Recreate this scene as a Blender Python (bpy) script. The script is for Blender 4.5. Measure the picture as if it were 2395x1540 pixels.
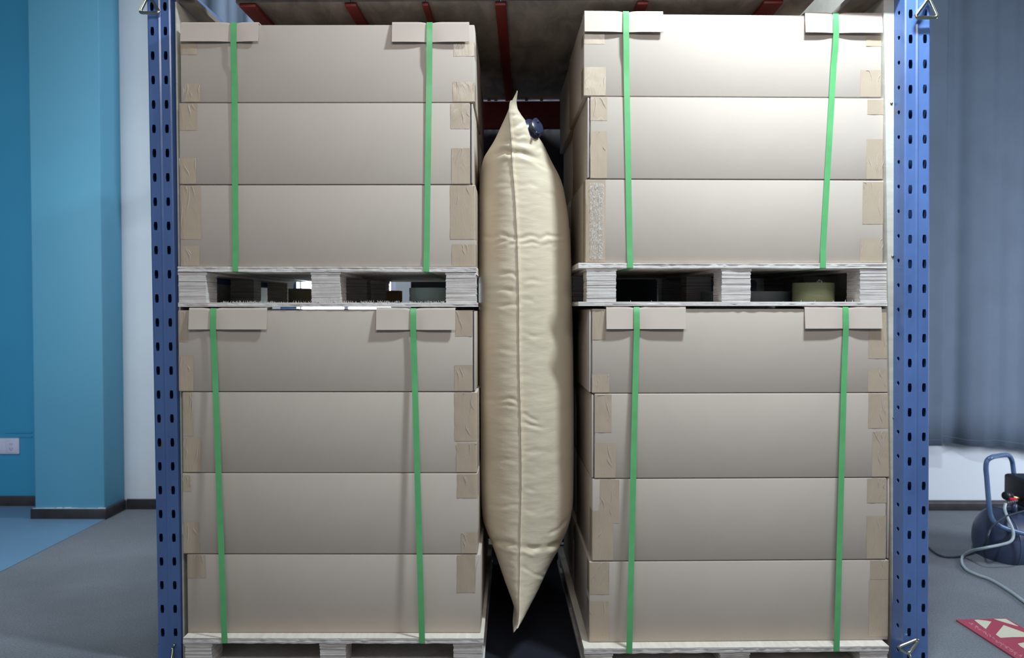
import bpy, bmesh, math, random
from mathutils import Vector, Matrix, noise

random.seed(7)
PI = math.pi
SC = bpy.context.scene
COL = SC.collection
for o in list(bpy.data.objects):
    bpy.data.objects.remove(o)

# ------------------------------------------------------------------ camera
FPX = 2000.0
D = 2.625                 # camera to the front faces of the cartons
H = 1.12                  # camera height
VPX, VPY = 1155.0, 718.0  # where lines running straight back vanish
yaw = math.asin((1197.5 - VPX) / FPX)
pit = math.atan((770.0 - VPY) / FPX)
CAM = Vector((0, -D, H))
FW = Vector((math.sin(yaw) * math.cos(pit), math.cos(yaw) * math.cos(pit), -math.sin(pit)))
RT = Vector((math.cos(yaw), -math.sin(yaw), 0))
UP = RT.cross(FW)
cd = bpy.data.cameras.new('camera')
cam = bpy.data.objects.new('camera', cd)
COL.objects.link(cam)
cam.matrix_world = Matrix(((RT.x, UP.x, -FW.x, CAM.x), (RT.y, UP.y, -FW.y, CAM.y),
                           (RT.z, UP.z, -FW.z, CAM.z), (0, 0, 0, 1)))
cd.sensor_width = 36.0
cd.lens = 36.0 * FPX / 2395.0
cd.clip_start = 0.05
cd.dof.use_dof = True
cd.dof.focus_distance = 2.68
cd.dof.aperture_fstop = 3.2
SC.camera = cam

# ------------------------------------------------------------------ world, lights, exposure
w = bpy.data.worlds.new('World')
SC.world = w
w.use_nodes = True
w.node_tree.nodes['Background'].inputs[0].default_value = (0.74, 0.84, 1.0, 1)
w.node_tree.nodes['Background'].inputs[1].default_value = 0.22
SC.view_settings.view_transform = 'Standard'
SC.view_settings.look = 'None'
SC.view_settings.exposure = 0.0
SC.view_settings.gamma = 1.0
SC.view_settings.use_curve_mapping = False


def area(name, loc, target, sx, sy, power, color=(1, 1, 1)):
    l = bpy.data.lights.new(name, 'AREA')
    l.shape = 'RECTANGLE'
    l.size, l.size_y = sx, sy
    l.energy = power
    l.color = color
    o = bpy.data.objects.new(name, l)
    COL.objects.link(o)
    o.location = loc
    d = Vector(target) - Vector(loc)
    o.rotation_euler = d.to_track_quat('-Z', 'Y').to_euler()
    return o


area('ceiling_lamp', (1.0, -0.72, 2.95), (1.02, -0.20, 0.8), 0.36, 0.12, 66, (0.76, 0.895, 1.0))
area('ceiling_fill_front', (0.2, -3.1, 2.95), (0.2, 0, 1.1), 2.2, 0.6, 46, (1.0, 0.985, 0.98))  # unseen fill light, added to even out the carton fronts
area('side_fill_left', (-2.15, 0.2, 1.35), (-2.2, 2.1, 0.9), 0.5, 0.9, 13, (0.88, 0.96, 1.0))  # added fill outside the frame, brightens left wall and column
area('ceiling_fill_left', (-2.8, -0.2, 3.15), (-2.6, 0.9, 0.0), 0.6, 1.2, 20, (0.85, 0.97, 1.0))  # unseen overhead fill added for the left wall and floor
area('side_fill_right', (3.75, 0.2, 1.05), (2.6, 2.0, 0.6), 0.6, 0.8, 38, (0.84, 0.90, 1.0))  # added out-of-frame fill for right wall, curtain and floor
area('ceiling_fill_right', (3.1, -0.4, 3.15), (2.9, 0.6, 0.0), 0.6, 1.2, 7, (0.85, 0.92, 1.0))  # weak unseen fill, added above the right side
area('ceiling_fill_rear', (-0.4, 1.72, 3.1), (-0.4, 2.0, 1.0), 1.6, 0.12, 26, (0.85, 0.93, 1.0))  # unseen lamp added to brighten the wall behind the rack


# ------------------------------------------------------------------ pixel -> place helpers
def ray(px, py):
    return (RT * ((px - 1197.5) / FPX) + UP * ((770.0 - py) / FPX) + FW)


def at(px, py, Y):
    r = ray(px, py)
    return CAM + r * ((Y + D) / r.y)


def at_z(px, py, z):
    r = ray(px, py)
    return CAM + r * ((z - H) / r.z)


def project(p):
    q = Vector(p) - CAM
    d = q.dot(FW)
    return 1197.5 + FPX * q.dot(RT) / d, 770.0 - FPX * q.dot(UP) / d


class Frame:
    """a vertical plane through (x0, y0) turned by a; local s along it, d behind it"""
    def __init__(self, x0, y0, a):
        self.o = Vector((x0, y0, 0))
        self.a = a
        self.u = Vector((math.cos(a), math.sin(a), 0))
        self.n = Vector((-math.sin(a), math.cos(a), 0))

    def hit(self, px, py, d=0.0):
        r = ray(px, py)
        t = ((self.o + self.n * d - CAM).dot(self.n)) / r.dot(self.n)
        p = CAM + r * t
        return (p - self.o).dot(self.u), p.z

    def world(self, s, d, z):
        return self.o + self.u * s + self.n * d + Vector((0, 0, z))


# ------------------------------------------------------------------ materials
def srgb(r, g, b):
    f = lambda c: ((c / 255.0) / 12.92) if c / 255.0 <= 0.04045 else ((c / 255.0 + 0.055) / 1.055) ** 2.4
    return (f(r), f(g), f(b), 1)


class Mat:
    def __init__(self, name, color, rough=0.6, metal=0.0, spec=0.5):
        self.m = bpy.data.materials.new(name)
        self.m.use_nodes = True
        self.nt = self.m.node_tree
        self.b = self.nt.nodes['Principled BSDF']
        self.b.inputs['Base Color'].default_value = color
        self.b.inputs['Roughness'].default_value = rough
        self.b.inputs['Metallic'].default_value = metal
        self.b.inputs['Specular IOR Level'].default_value = spec
        self.color = color
        self.bump_prev = None

    def node(self, t, **kw):
        n = self.nt.nodes.new(t)
        for k, v in kw.items():
            if k in n.inputs:
                n.inputs[k].default_value = v
            else:
                setattr(n, k, v)
        return n

    def link(self, a, b):
        self.nt.links.new(a, b)

    def coords(self, scale=(1, 1, 1), kind='Object'):
        tc = self.node('ShaderNodeTexCoord')
        mp = self.node('ShaderNodeMapping')
        mp.inputs['Scale'].default_value = scale
        self.link(tc.outputs[kind], mp.inputs['Vector'])
        return mp.outputs[0]

    def noise(self, scale, detail=4, co=None, rough=0.5, dist=0.0):
        n = self.node('ShaderNodeTexNoise')
        n.inputs['Scale'].default_value = scale
        n.inputs['Detail'].default_value = detail
        n.inputs['Roughness'].default_value = rough
        n.inputs['Distortion'].default_value = dist
        self.link(co if co is not None else self.coords(), n.inputs['Vector'])
        return n.outputs[0]

    def ramp(self, fac, stops):
        r = self.node('ShaderNodeValToRGB')
        e = r.color_ramp.elements
        while len(e) < len(stops):
            e.new(0.5)
        for i, (p, c) in enumerate(stops):
            e[i].position = p
            e[i].color = c if len(c) == 4 else (*c, 1)
        self.link(fac, r.inputs[0])
        return r.outputs[0]

    def base(self, sock):
        self.link(sock, self.b.inputs['Base Color'])
        return self

    def bump(self, sock, strength=0.3, dist=0.002):
        b = self.node('ShaderNodeBump')
        b.inputs['Strength'].default_value = strength
        b.inputs['Distance'].default_value = dist
        self.link(sock, b.inputs['Height'])
        if self.bump_prev:
            self.link(self.bump_prev, b.inputs['Normal'])
        self.bump_prev = b.outputs[0]
        self.link(b.outputs[0], self.b.inputs['Normal'])
        return self


def mul(c, k):
    return (c[0] * k, c[1] * k, c[2] * k, 1)


def varied(name, color, rough, k0=0.85, k1=1.12, scale=3.0, stretch=(1, 1, 1), spec=0.5, metal=0.0, detail=5):
    m = Mat(name, color, rough, metal, spec)
    n = m.noise(scale, detail, m.coords(stretch))
    m.base(m.ramp(n, [(0.3, mul(color, k0)), (0.7, mul(color, k1))]))
    return m


def card_mat():
    c = srgb(194, 181, 168)
    m = varied('kraft_cardboard', c, 0.75, 0.94, 1.05, 2.5, spec=0.25)
    co = m.coords((420, 4, 4))
    m.bump(m.noise(1.0, 2, co), 0.10, 0.0006)
    m.bump(m.noise(3.0, 3), 0.10, 0.01)
    return m.m


def card_inner():
    c = srgb(168, 150, 130)
    return varied('raw_card_edge', c, 0.85, 0.8, 1.1, 60, spec=0.2).m


def tape_mat():
    c = srgb(187, 169, 147)
    m = Mat('clear_brown_tape', c, 0.22, 0, 0.4)
    n = m.noise(10, 3, m.coords((1, 1, 0.5)))
    m.base(m.ramp(n, [(0.3, mul(c, 0.93)), (0.75, mul(c, 1.04))]))
    w1 = m.noise(26, 4, m.coords((1.3, 1.3, 0.28)), 0.55, 1.3)
    m.bump(m.ramp(w1, [(0.44, (0, 0, 0)), (0.50, (1, 1, 1)), (0.56, (0, 0, 0))]), 0.18, 0.0010)
    m.bump(m.noise(60, 2), 0.15, 0.001)
    # the film itself is see-through at its wrinkles: keep a part of the card's look
    return m.m


def film_mat():
    m = Mat('crinkled_clear_film', srgb(240, 240, 240), 0.18, 0, 0.8)
    w1 = m.noise(120, 5, m.coords((1.5, 1.5, 0.45)), 0.6, 2.5)
    m.link(m.ramp(w1, [(0.40, (0.02, 0.02, 0.02)), (0.52, (0.15, 0.15, 0.15)), (0.62, (0.75, 0.75, 0.75))]), m.b.inputs['Alpha'])  # white streaks in the alpha stand in for glints on the crinkles
    m.bump(w1, 1.0, 0.004)
    return m.m


def glint_mat():
    m = Mat('pale_wrinkle_glint', srgb(226, 220, 214), 0.15, 0, 0.8)  # glints on the tape wrinkles put into a pale colour
    m.b.inputs['Alpha'].default_value = 0.6
    return m.m


def ply_edge(name, base, dark, freq=260.0):
    m = Mat(name, base, 0.8, 0, 0.2)
    n1 = m.noise(1.0, 4, m.coords((3, 3, freq)), 0.6)
    n2 = m.noise(14, 4, m.coords((1, 1, 2.5)))
    c1 = m.ramp(n1, [(0.33, dark), (0.50, base), (0.72, mul(base, 1.12))])
    mx = m.node('ShaderNodeMix', data_type='RGBA', blend_type='MULTIPLY')
    mx.inputs[0].default_value = 0.55
    m.link(c1, mx.inputs[6])
    m.link(m.ramp(n2, [(0.35, (0.80, 0.74, 0.72)), (0.6, (1, 1, 1))]), mx.inputs[7])
    m.base(mx.outputs[2])
    m.bump(n1, 0.6, 0.002)
    m.bump(m.noise(90, 3), 0.4, 0.002)
    return m.m


def wood_mat(name, c, sx=2, sy=2, k0=0.75, k1=1.15, rough=0.75):
    m = Mat(name, c, rough, 0, 0.25)
    n = m.noise(5, 6, m.coords((sx, sy, 6)), 0.6, 0.6)
    n2 = m.noise(2.2, 4)
    a = m.ramp(n, [(0.3, mul(c, k0)), (0.7, mul(c, k1))])
    mx = m.node('ShaderNodeMix', data_type='RGBA', blend_type='MULTIPLY')
    mx.inputs[0].default_value = 0.5
    m.link(a, mx.inputs[6])
    m.link(m.ramp(n2, [(0.4, (0.78, 0.76, 0.74)), (0.6, (1, 1, 1))]), mx.inputs[7])
    m.base(mx.outputs[2])
    m.bump(n, 0.3, 0.002)
    return m.m


def blue_paint():
    c = srgb(86, 117, 174)
    m = Mat('blue_enamel', c, 0.36, 0, 0.5)
    n = m.noise(6, 5, m.coords((1, 1, 0.4)))
    a = m.ramp(n, [(0.35, mul(c, 0.86)), (0.65, mul(c, 1.12))])
    n2 = m.noise(18, 5, m.coords((1, 1, 0.7)), 0.65)
    msk = m.ramp(n2, [(0.66, (0, 0, 0)), (0.69, (1, 1, 1))])
    mx = m.node('ShaderNodeMix', data_type='RGBA')
    m.link(msk, mx.inputs[0])
    m.link(a, mx.inputs[6])
    mx.inputs[7].default_value = srgb(112, 104, 104)
    m.base(mx.outputs[2])
    m.b.inputs['Coat Weight'].default_value = 0.5
    m.b.inputs['Coat Roughness'].default_value = 0.12
    m.bump(m.noise(9, 3, m.coords((1, 1, 0.7))), 0.45, 0.010)
    m.bump(m.noise(140, 2), 0.08, 0.001)
    return m.m


def carpet():
    c = srgb(122, 127, 134)
    m = Mat('grey_needle_carpet', c, 0.95, 0, 0.1)
    n = m.noise(1.3, 5, m.coords((1, 1, 1)), 0.6)
    n2 = m.noise(160, 3)
    a = m.ramp(n, [(0.3, mul(c, 0.80)), (0.7, mul(c, 1.15))])
    mx = m.node('ShaderNodeMix', data_type='RGBA', blend_type='MULTIPLY')
    mx.inputs[0].default_value = 0.6
    m.link(a, mx.inputs[6])
    m.link(m.ramp(n2, [(0.35, (0.7, 0.7, 0.7)), (0.65, (1.1, 1.1, 1.1))]), mx.inputs[7])
    m.base(mx.outputs[2])
    m.bump(n2, 0.5, 0.004)
    return m.m


def bag_mat():
    c = srgb(214, 200, 174)
    m = Mat('kraft_coated_paper', c, 0.42, 0, 0.4)
    n = m.noise(3, 4)
    m.base(m.ramp(n, [(0.3, mul(c, 0.94)), (0.7, mul(c, 1.04))]))
    n1 = m.noise(7, 5, m.coords((1, 1, 4.2)), 0.55, 0.4)
    m.bump(n1, 0.30, 0.005)
    n2 = m.noise(26, 3, m.coords((1, 1, 2.6)), 0.5, 0.5)
    m.bump(n2, 0.16, 0.003)
    return m.m


def curtain_mat():
    c = srgb(103, 116, 133)
    m = varied('grey_blue_curtain_cloth', c, 0.85, 0.94, 1.05, 6, spec=0.1)
    m.bump(m.noise(300, 2), 0.2, 0.001)
    return m.m


def green_mat():
    m = varied('green_plastic_strap', srgb(100, 180, 114), 0.32, 0.92, 1.08, 20)
    m.b.inputs['Transmission Weight'].default_value = 0.0
    m.bump(m.noise(500, 1), 0.15, 0.0006)
    return m.m


M = dict(
    card=card_mat(), cardedge=card_inner(), tape=tape_mat(), film=film_mat(), glint=glint_mat(),
    flapgap=varied('grey_cut_board', srgb(150, 148, 155), 0.8, 0.8, 1.1, 90).m,
    protector=varied('board_angle', srgb(200, 185, 172), 0.7, 0.96, 1.04, 5, spec=0.25).m,
    strap=green_mat(),
    plyfront=ply_edge('plywood_edge', srgb(228, 223, 217), srgb(165, 155, 150)),
    plyblock=ply_edge('laminated_block', srgb(220, 214, 208), srgb(172, 160, 154), 360),
    plyface=wood_mat('plywood_face', srgb(222, 214, 198), 2, 12),
    plytop=wood_mat('plywood_top_face', srgb(234, 226, 212), 12, 1.5, 0.86, 1.06),
    splinter=varied('torn_wood_fibre', srgb(205, 200, 192), 0.9, 0.8, 1.1, 80).m,
    panel=wood_mat('pale_plywood_panel', srgb(205, 202, 190), 2, 2, 0.85, 1.08),
    blue=blue_paint(),
    deck=wood_mat('weathered_deck_plywood', srgb(182, 170, 160), 3, 1, 0.6, 1.15),
    red=varied('red_oxide_paint', srgb(140, 48, 42), 0.5, 0.8, 1.1, 8).m,
    zinc=varied('zinc_plated_wire', srgb(196, 198, 180), 0.22, 0.85, 1.1, 20, metal=1.0).m,
    steel=varied('worn_steel', srgb(150, 150, 150), 0.35, 0.8, 1.1, 20, metal=1.0).m,
    bag=bag_mat(), seam=varied('lit_paper_fold', srgb(232, 220, 196), 0.5, 0.96, 1.03, 20).m,  # seam: bag paper made lighter, light on the fold put into its colour
    valve=varied('navy_plastic', srgb(38, 44, 68), 0.28, 0.85, 1.15, 30).m,
    teal=varied('teal_wall_paint', srgb(92, 160, 190), 0.6, 0.96, 1.04, 1.5).m,
    tealdeep=varied('deep_teal_wall_paint', srgb(54, 144, 184), 0.6, 0.96, 1.04, 1.5).m,
    white=varied('white_wall_paint', srgb(215, 222, 230), 0.6, 0.95, 1.04, 2).m,
    skirt=varied('dark_skirting', srgb(50, 46, 50), 0.5, 0.7, 1.3, 18).m,
    skirtline=varied('skirting_bead', srgb(116, 112, 122), 0.5, 0.8, 1.1, 18).m,
    carpet=carpet(),
    vinyl=varied('blue_vinyl_flooring', srgb(108, 142, 172), 0.45, 0.92, 1.06, 2).m,
    curtain=curtain_mat(),
    socket=varied('white_socket_plastic', srgb(205, 205, 225), 0.35, 0.97, 1.02, 10).m,
    black=varied('black_plastic', srgb(26, 27, 32), 0.4, 0.8, 1.2, 20).m,
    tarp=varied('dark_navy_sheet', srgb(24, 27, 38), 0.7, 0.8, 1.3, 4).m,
    tank=varied('navy_tank_enamel', srgb(58, 68, 94), 0.35, 0.9, 1.1, 8).m,
    handle=varied('slate_blue_enamel', srgb(80, 104, 142), 0.3, 0.93, 1.07, 8).m,
    hose=varied('pale_grey_hose', srgb(165, 178, 182), 0.3, 0.9, 1.05, 20).m,
    cable=varied('dark_cable', srgb(48, 56, 70), 0.5, 0.9, 1.1, 20).m,
    redlever=varied('red_lever_plastic', srgb(200, 30, 60), 0.35, 0.9, 1.1, 20).m,
    brass=varied('brass_fitting', srgb(190, 165, 110), 0.3, 0.85, 1.1, 20, metal=1.0).m,
    redprint=varied('red_printed_sheet', srgb(165, 66, 84), 0.45, 0.93, 1.05, 5).m,
    creamprint=varied('cream_print', srgb(206, 202, 180), 0.5, 0.95, 1.03, 5).m,
    pinkprint=varied('pale_pink_print', srgb(208, 150, 158), 0.5, 0.95, 1.03, 5).m,
    tapeside=varied('olive_clear_tape_roll', srgb(168, 172, 132), 0.18, 0.88, 1.06, 12, spec=0.6).m,
    greyroll=varied('grey_roll', srgb(150, 156, 158), 0.45, 0.92, 1.05, 10).m,
    tealroll=varied('teal_grey_roll', srgb(196, 220, 216), 0.4, 0.92, 1.05, 10).m,
    creamroll=varied('cream_paper_roll', srgb(222, 208, 172), 0.6, 0.92, 1.05, 10).m,
    core=varied('cardboard_core', srgb(180, 150, 110), 0.8, 0.9, 1.1, 20).m,
    ceiling=varied('ceiling_paint', srgb(120, 125, 130), 0.8, 0.95, 1.05, 2).m,
    yellow=varied('pale_yellow_cloth', srgb(205, 200, 130), 0.8, 0.95, 1.05, 6).m,
    gauge=varied('gauge_face', srgb(210, 214, 220), 0.2, 0.97, 1.02, 10).m,
)
gm = Mat('added_window_glow', (1, 1, 1, 1), 0.3)  # glow of the added window
gm.b.inputs['Emission Color'].default_value = (0.86, 0.95, 1.0, 1)
gm.b.inputs['Emission Strength'].default_value = 9.0
M['window_glow'] = gm.m


# ------------------------------------------------------------------ mesh helpers
class MB:
    def __init__(self):
        self.v, self.f, self.mi = [], [], []

    def add(self, vs, fs, mi=0):
        n = len(self.v)
        self.v += [tuple(p) for p in vs]
        for f in fs:
            self.f.append([i + n for i in f])
            self.mi.append(mi)
        return self

    def box(self, x0, x1, y0, y1, z0, z1, mi=0, rot=0, jit=0):
        vs = [(x0, y0, z0), (x1, y0, z0), (x1, y1, z0), (x0, y1, z0),
              (x0, y0, z1), (x1, y0, z1), (x1, y1, z1), (x0, y1, z1)]
        if jit:
            vs = [(a + random.uniform(-jit, jit), b + random.uniform(-jit, jit), c) for a, b, c in vs]
        return self.add(vs, [(0, 3, 2, 1), (4, 5, 6, 7), (0, 1, 5, 4), (1, 2, 6, 5), (2, 3, 7, 6), (3, 0, 4, 7)], mi)

    def tube(self, pts, r, seg=10, closed=False, mi=0, caps=True):
        pts = [Vector(p) for p in pts]
        n = len(pts)
        T = []
        for i in range(n):
            if closed:
                t = pts[(i + 1) % n] - pts[i - 1]
            else:
                t = pts[min(i + 1, n - 1)] - pts[max(i - 1, 0)]
            T.append(t.normalized())
        ref = Vector((0, 0, 1)) if abs(T[0].z) < 0.9 else Vector((1, 0, 0))
        nv = T[0].cross(ref).normalized()
        vs = []
        for i in range(n):
            nv = (nv - T[i] * nv.dot(T[i])).normalized()
            b = T[i].cross(nv)
            rr = r[i] if isinstance(r, (list, tuple)) else r
            for k in range(seg):
                a = 2 * PI * k / seg
                vs.append(pts[i] + nv * (math.cos(a) * rr) + b * (math.sin(a) * rr))
        fs = []
        m = n if closed else n - 1
        for i in range(m):
            j = (i + 1) % n
            for k in range(seg):
                l = (k + 1) % seg
                fs.append((i * seg + k, i * seg + l, j * seg + l, j * seg + k))
        if not closed and caps:
            fs.append(tuple(range(seg))[::-1])
            fs.append(tuple((n - 1) * seg + k for k in range(seg)))
        return self.add(vs, fs, mi)

    def lathe(self, prof, seg=32, axis=None, origin=(0, 0, 0), mi=0, closed=False):
        """prof: list of (radius, height) around an axis"""
        ax = Vector(axis or (0, 0, 1)).normalized()
        q = ax.to_track_quat('Z', 'Y')
        o = Vector(origin)
        vs = []
        for (r, h) in prof:
            for k in range(seg):
                a = 2 * PI * k / seg
                vs.append(o + q @ Vector((r * math.cos(a), r * math.sin(a), h)))
        fs = []
        n = len(prof)
        for i in range(n if closed else n - 1):
            j = (i + 1) % n
            for k in range(seg):
                l = (k + 1) % seg
                fs.append((i * seg + k, i * seg + l, j * seg + l, j * seg + k))
        return self.add(vs, fs, mi)

    def build(self, name, mats, parent=None, smooth=False, bevel=0, loc=None, rot=None, bseg=2):
        me = bpy.data.meshes.new(name)
        me.from_pydata(self.v, [], self.f)
        if not isinstance(mats, (list, tuple)):
            mats = [mats]
        for m in mats:
            me.materials.append(m)
        for p, mi in zip(me.polygons, self.mi):
            p.material_index = mi
        bm = bmesh.new()
        bm.from_mesh(me)
        bmesh.ops.recalc_face_normals(bm, faces=bm.faces)
        if bevel:
            bmesh.ops.bevel(bm, geom=list(bm.edges), offset=bevel, segments=bseg, affect='EDGES', profile=0.5, clamp_overlap=True)
        bm.to_mesh(me)
        bm.free()
        if smooth or bevel:
            for p in me.polygons:
                p.use_smooth = True
            if bevel or smooth == 'auto':
                me.set_sharp_from_angle(angle=math.radians(50 if smooth == 'auto' else 60))
        o = bpy.data.objects.new(name, me)
        COL.objects.link(o)
        if parent is not None:
            o.parent = parent
        if loc is not None:
            o.location = loc
        if rot is not None:
            o.rotation_euler = rot
        return o


def tag(o, label=None, cat=None, group=None, kind=None):
    if label:
        o['label'] = label
    if cat:
        o['category'] = cat
    if group:
        o['group'] = group
    if kind:
        o['kind'] = kind
    return o


def thing(name, label, cat, loc=(0, 0, 0), rotz=0.0, group=None):
    o = bpy.data.objects.new(name, None)
    o.empty_display_size = 0.1
    COL.objects.link(o)
    o.location = loc
    o.rotation_euler = (0, 0, rotz)
    return tag(o, label, cat, group)


def lerp(a, b, t):
    return a + (b - a) * t


def interp(pts, x):
    """piecewise smooth value from sorted (x, y) pairs"""
    if x <= pts[0][0]:
        return pts[0][1]
    if x >= pts[-1][0]:
        return pts[-1][1]
    for i in range(len(pts) - 1):
        if pts[i][0] <= x <= pts[i + 1][0]:
            x0, y0 = pts[i]
            x1, y1 = pts[i + 1]
            t = (x - x0) / (x1 - x0)
            h = x1 - x0
            m0 = ((y1 - pts[i - 1][1]) / (x1 - pts[i - 1][0])) if i > 0 else (y1 - y0) / h
            m1 = ((pts[i + 2][1] - y0) / (pts[i + 2][0] - x0)) if i + 2 < len(pts) else (y1 - y0) / h
            t2, t3 = t * t, t * t * t
            return (2 * t3 - 3 * t2 + 1) * y0 + (t3 - 2 * t2 + t) * h * m0 + (-2 * t3 + 3 * t2) * y1 + (t3 - t2) * h * m1


# ------------------------------------------------------------------ setting
ROOM = Frame(-1.9, 2.13, -0.028)


def struct(o):
    o['kind'] = 'structure'
    return o


fl = MB()
fl.box(-6, 6, -4.5, 3.2, -0.05, 0.0)
FLOOR = struct(fl.build('floor', M['carpet']))
# blue vinyl area left, set against the column, its edge running towards the camera's left
p0, p1 = at_z(246, 1216, 0), at_z(0, 1340, 0)
dd = (p1 - p0).normalized()
q1 = p0 + dd * 3.0
vy = MB()
vy.add([(p0.x, p0.y, 0.0), (q1.x, q1.y, 0.0), (-5.5, q1.y, 0.0), (-5.5, 2.3, 0.0), (p0.x, 2.3, 0.0),
        (p0.x, p0.y, 0.003), (q1.x, q1.y, 0.003), (-5.5, q1.y, 0.003), (-5.5, 2.3, 0.003), (p0.x, 2.3, 0.003)],
       [(5, 6, 7, 8, 9), (0, 1, 6, 5), (1, 2, 7, 6), (2, 3, 8, 7), (3, 4, 9, 8), (4, 0, 5, 9)])
o = struct(vy.build('floor_vinyl', M['vinyl'], FLOOR))
o['label'] = 'blue vinyl area of the floor'

# back wall: white run, recessed deep teal run left of the column
colL = ROOM.hit(78, 900, -0.23)[0]
colR = ROOM.hit(241, 900, -0.23)[0]


def room_box(s0, s1, d0, d1, z0, z1):
    b = MB()
    vs = []
    for z in (z0, z1):
        for s, d in ((s0, d0), (s1, d0), (s1, d1), (s0, d1)):
            vs.append(ROOM.world(s, d, z))
    b.add(vs, [(0, 3, 2, 1), (4, 5, 6, 7), (0, 1, 5, 4), (1, 2, 6, 5), (2, 3, 7, 6), (3, 0, 4, 7)])
    return b


CEIL = 3.25
wl, wr = ROOM.hit(690, 640, 0)[0], ROOM.hit(925, 640, 0)[0]
zl, zr = 0.95, 1.45
wb = room_box(colR - 0.02, wl, 0, 0.12, 0, CEIL)
for (a, b_, c, d_) in ((wl, wr, 0, zl), (wl, wr, zr, CEIL), (wr, 8.2, 0, CEIL)):
    r_ = room_box(a, b_, 0, 0.12, c, d_)
    wb.add(r_.v, r_.f)
struct(wb.build('wall_back', M['white']))
struct(room_box(-4.6, colL + 0.02, 0.06, 0.18, 0, CEIL).build('wall_left', M['tealdeep']))
struct(room_box(colL, colR, -0.23, 0.15, 0, CEIL).build('wall_column', M['teal'], bevel=0.004))
win = struct(bpy.data.objects.new('added_window_1', None))  # added window, glows to give the bright light behind the left pallet
COL.objects.link(win)
fr = MB()
for (a, b_, c, d_) in ((wl, wl + .03, zl, zr), (wr - .03, wr, zl, zr), (wl, wr, zl, zl + .03), (wl, wr, zr - .03, zr), ((wl + wr) / 2 - .012, (wl + wr) / 2 + .012, zl, zr)):
    r_ = room_box(a, b_, 0.02, 0.07, c, d_)
    fr.add(r_.v, r_.f)
fr.build('added_frame', M['socket'], win)
room_box(wl + .02, wr - .02, 0.05, 0.056, zl + .02, zr - .02).build('pane', M['window_glow'], win)

# skirting boards
struct(room_box(-4.6, colL - 0.012, 0.045, 0.06, 0, 0.058).build('baseboard_left', M['skirt'], bevel=0.003))
sk = room_box(colL - 0.018, colR + 0.015, -0.245, -0.231, 0, 0.056)
r_ = room_box(colR + 0.001, colR + 0.015, -0.2309, -0.0151, 0, 0.056)
sk.add(r_.v, r_.f)
r_ = room_box(colL - 0.015, colL - 0.001, -0.2309, 0.0449, 0, 0.056)
sk.add(r_.v, r_.f)
struct(sk.build('baseboard_column', M['skirt'], bevel=0.003))
bb = struct(room_box(colR + 0.016, 8.2, -0.015, -0.001, 0, 0.056).build('baseboard_back', M['skirt'], bevel=0.003))
room_box(colR + 0.6, 8.2, -0.018, -0.0155, 0.040, 0.044).build('bead', M['skirtline'], bb)
# uneven filler line where paint meets the column skirting
fb = MB()
s = colL - 0.01
while s < colR:
    l = random.uniform(.01, .05)
    r_ = room_box(s, s + l, -0.238, -0.2305, 0.056, 0.056 + random.uniform(.001, .006))
    fb.add(r_.v, r_.f)
    s += l
o = fb.build('trim_1', M['white'])
struct(o)

cl = MB()
cl.box(-6, 6, -4.5, 3.2, CEIL, CEIL + 0.05)
struct(cl.build('ceiling', M['ceiling']))
sw = MB()
sw.box(-6, -5.88, -4.5, 3.2, 0, CEIL)
struct(sw.build('wall_far_left', M['tealdeep']))
sw = MB()
sw.box(5.88, 6, -4.5, 3.2, 0, CEIL)
struct(sw.build('wall_far_right', M['white']))

# wall socket and thin cable ducts, far left
sk = thing('wall_socket', 'white double power socket on the deep teal wall at far left', 'socket',
           ROOM.world(ROOM.hit(0, 1045, 0.06)[0], 0.06, 0), ROOM.a)
z0 = ROOM.hit(20, 1062, 0.06)[1]
z1 = ROOM.hit(20, 1025, 0.06)[1]
wpx = ROOM.hit(47, 1045, 0.06)[0] - ROOM.hit(0, 1045, 0.06)[0]
b = MB().box(-0.10, wpx, -0.012, -0.0005, z0, z1)
b.build('plate', M['socket'], sk, bevel=0.003)
for i in range(2):
    x = wpx - 0.075 - i * 0.085
    b = MB().box(x, x + 0.066, -0.0145, -0.0121, z0 + 0.008, z1 - 0.008)
    f = b.build('face', M['socket'], sk, bevel=0.001)
    b = MB()
    for (dx, dz, ww, hh) in ((.026, .052, .003, .009), (.036, .052, .003, .009), (.024, .026, .003, .010), (.038, .026, .003, .010), (.031, .018, .003, .009)):
        b.box(x + dx, x + dx + ww, -0.0152, -0.0146, z0 + dz, z0 + dz + hh)
    b.build('pin_hole', M['skirtline'], f)
for (ya, xa) in ((1012, 12), (1022, 45)):
    s0, zz = ROOM.hit(xa, ya, 0.06)
    s1, _ = ROOM.hit(77, ya, 0.06)
    o = room_box(s0, s1 - 0.002, 0.054, 0.0595, zz - 0.003, zz + 0.003).build('cable_duct', M['tealdeep'])
    tag(o, 'thin painted cable duct above the socket, %s of the two' % ('upper' if ya == 1012 else 'lower'), 'duct', 'cable ducts over the socket')


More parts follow.
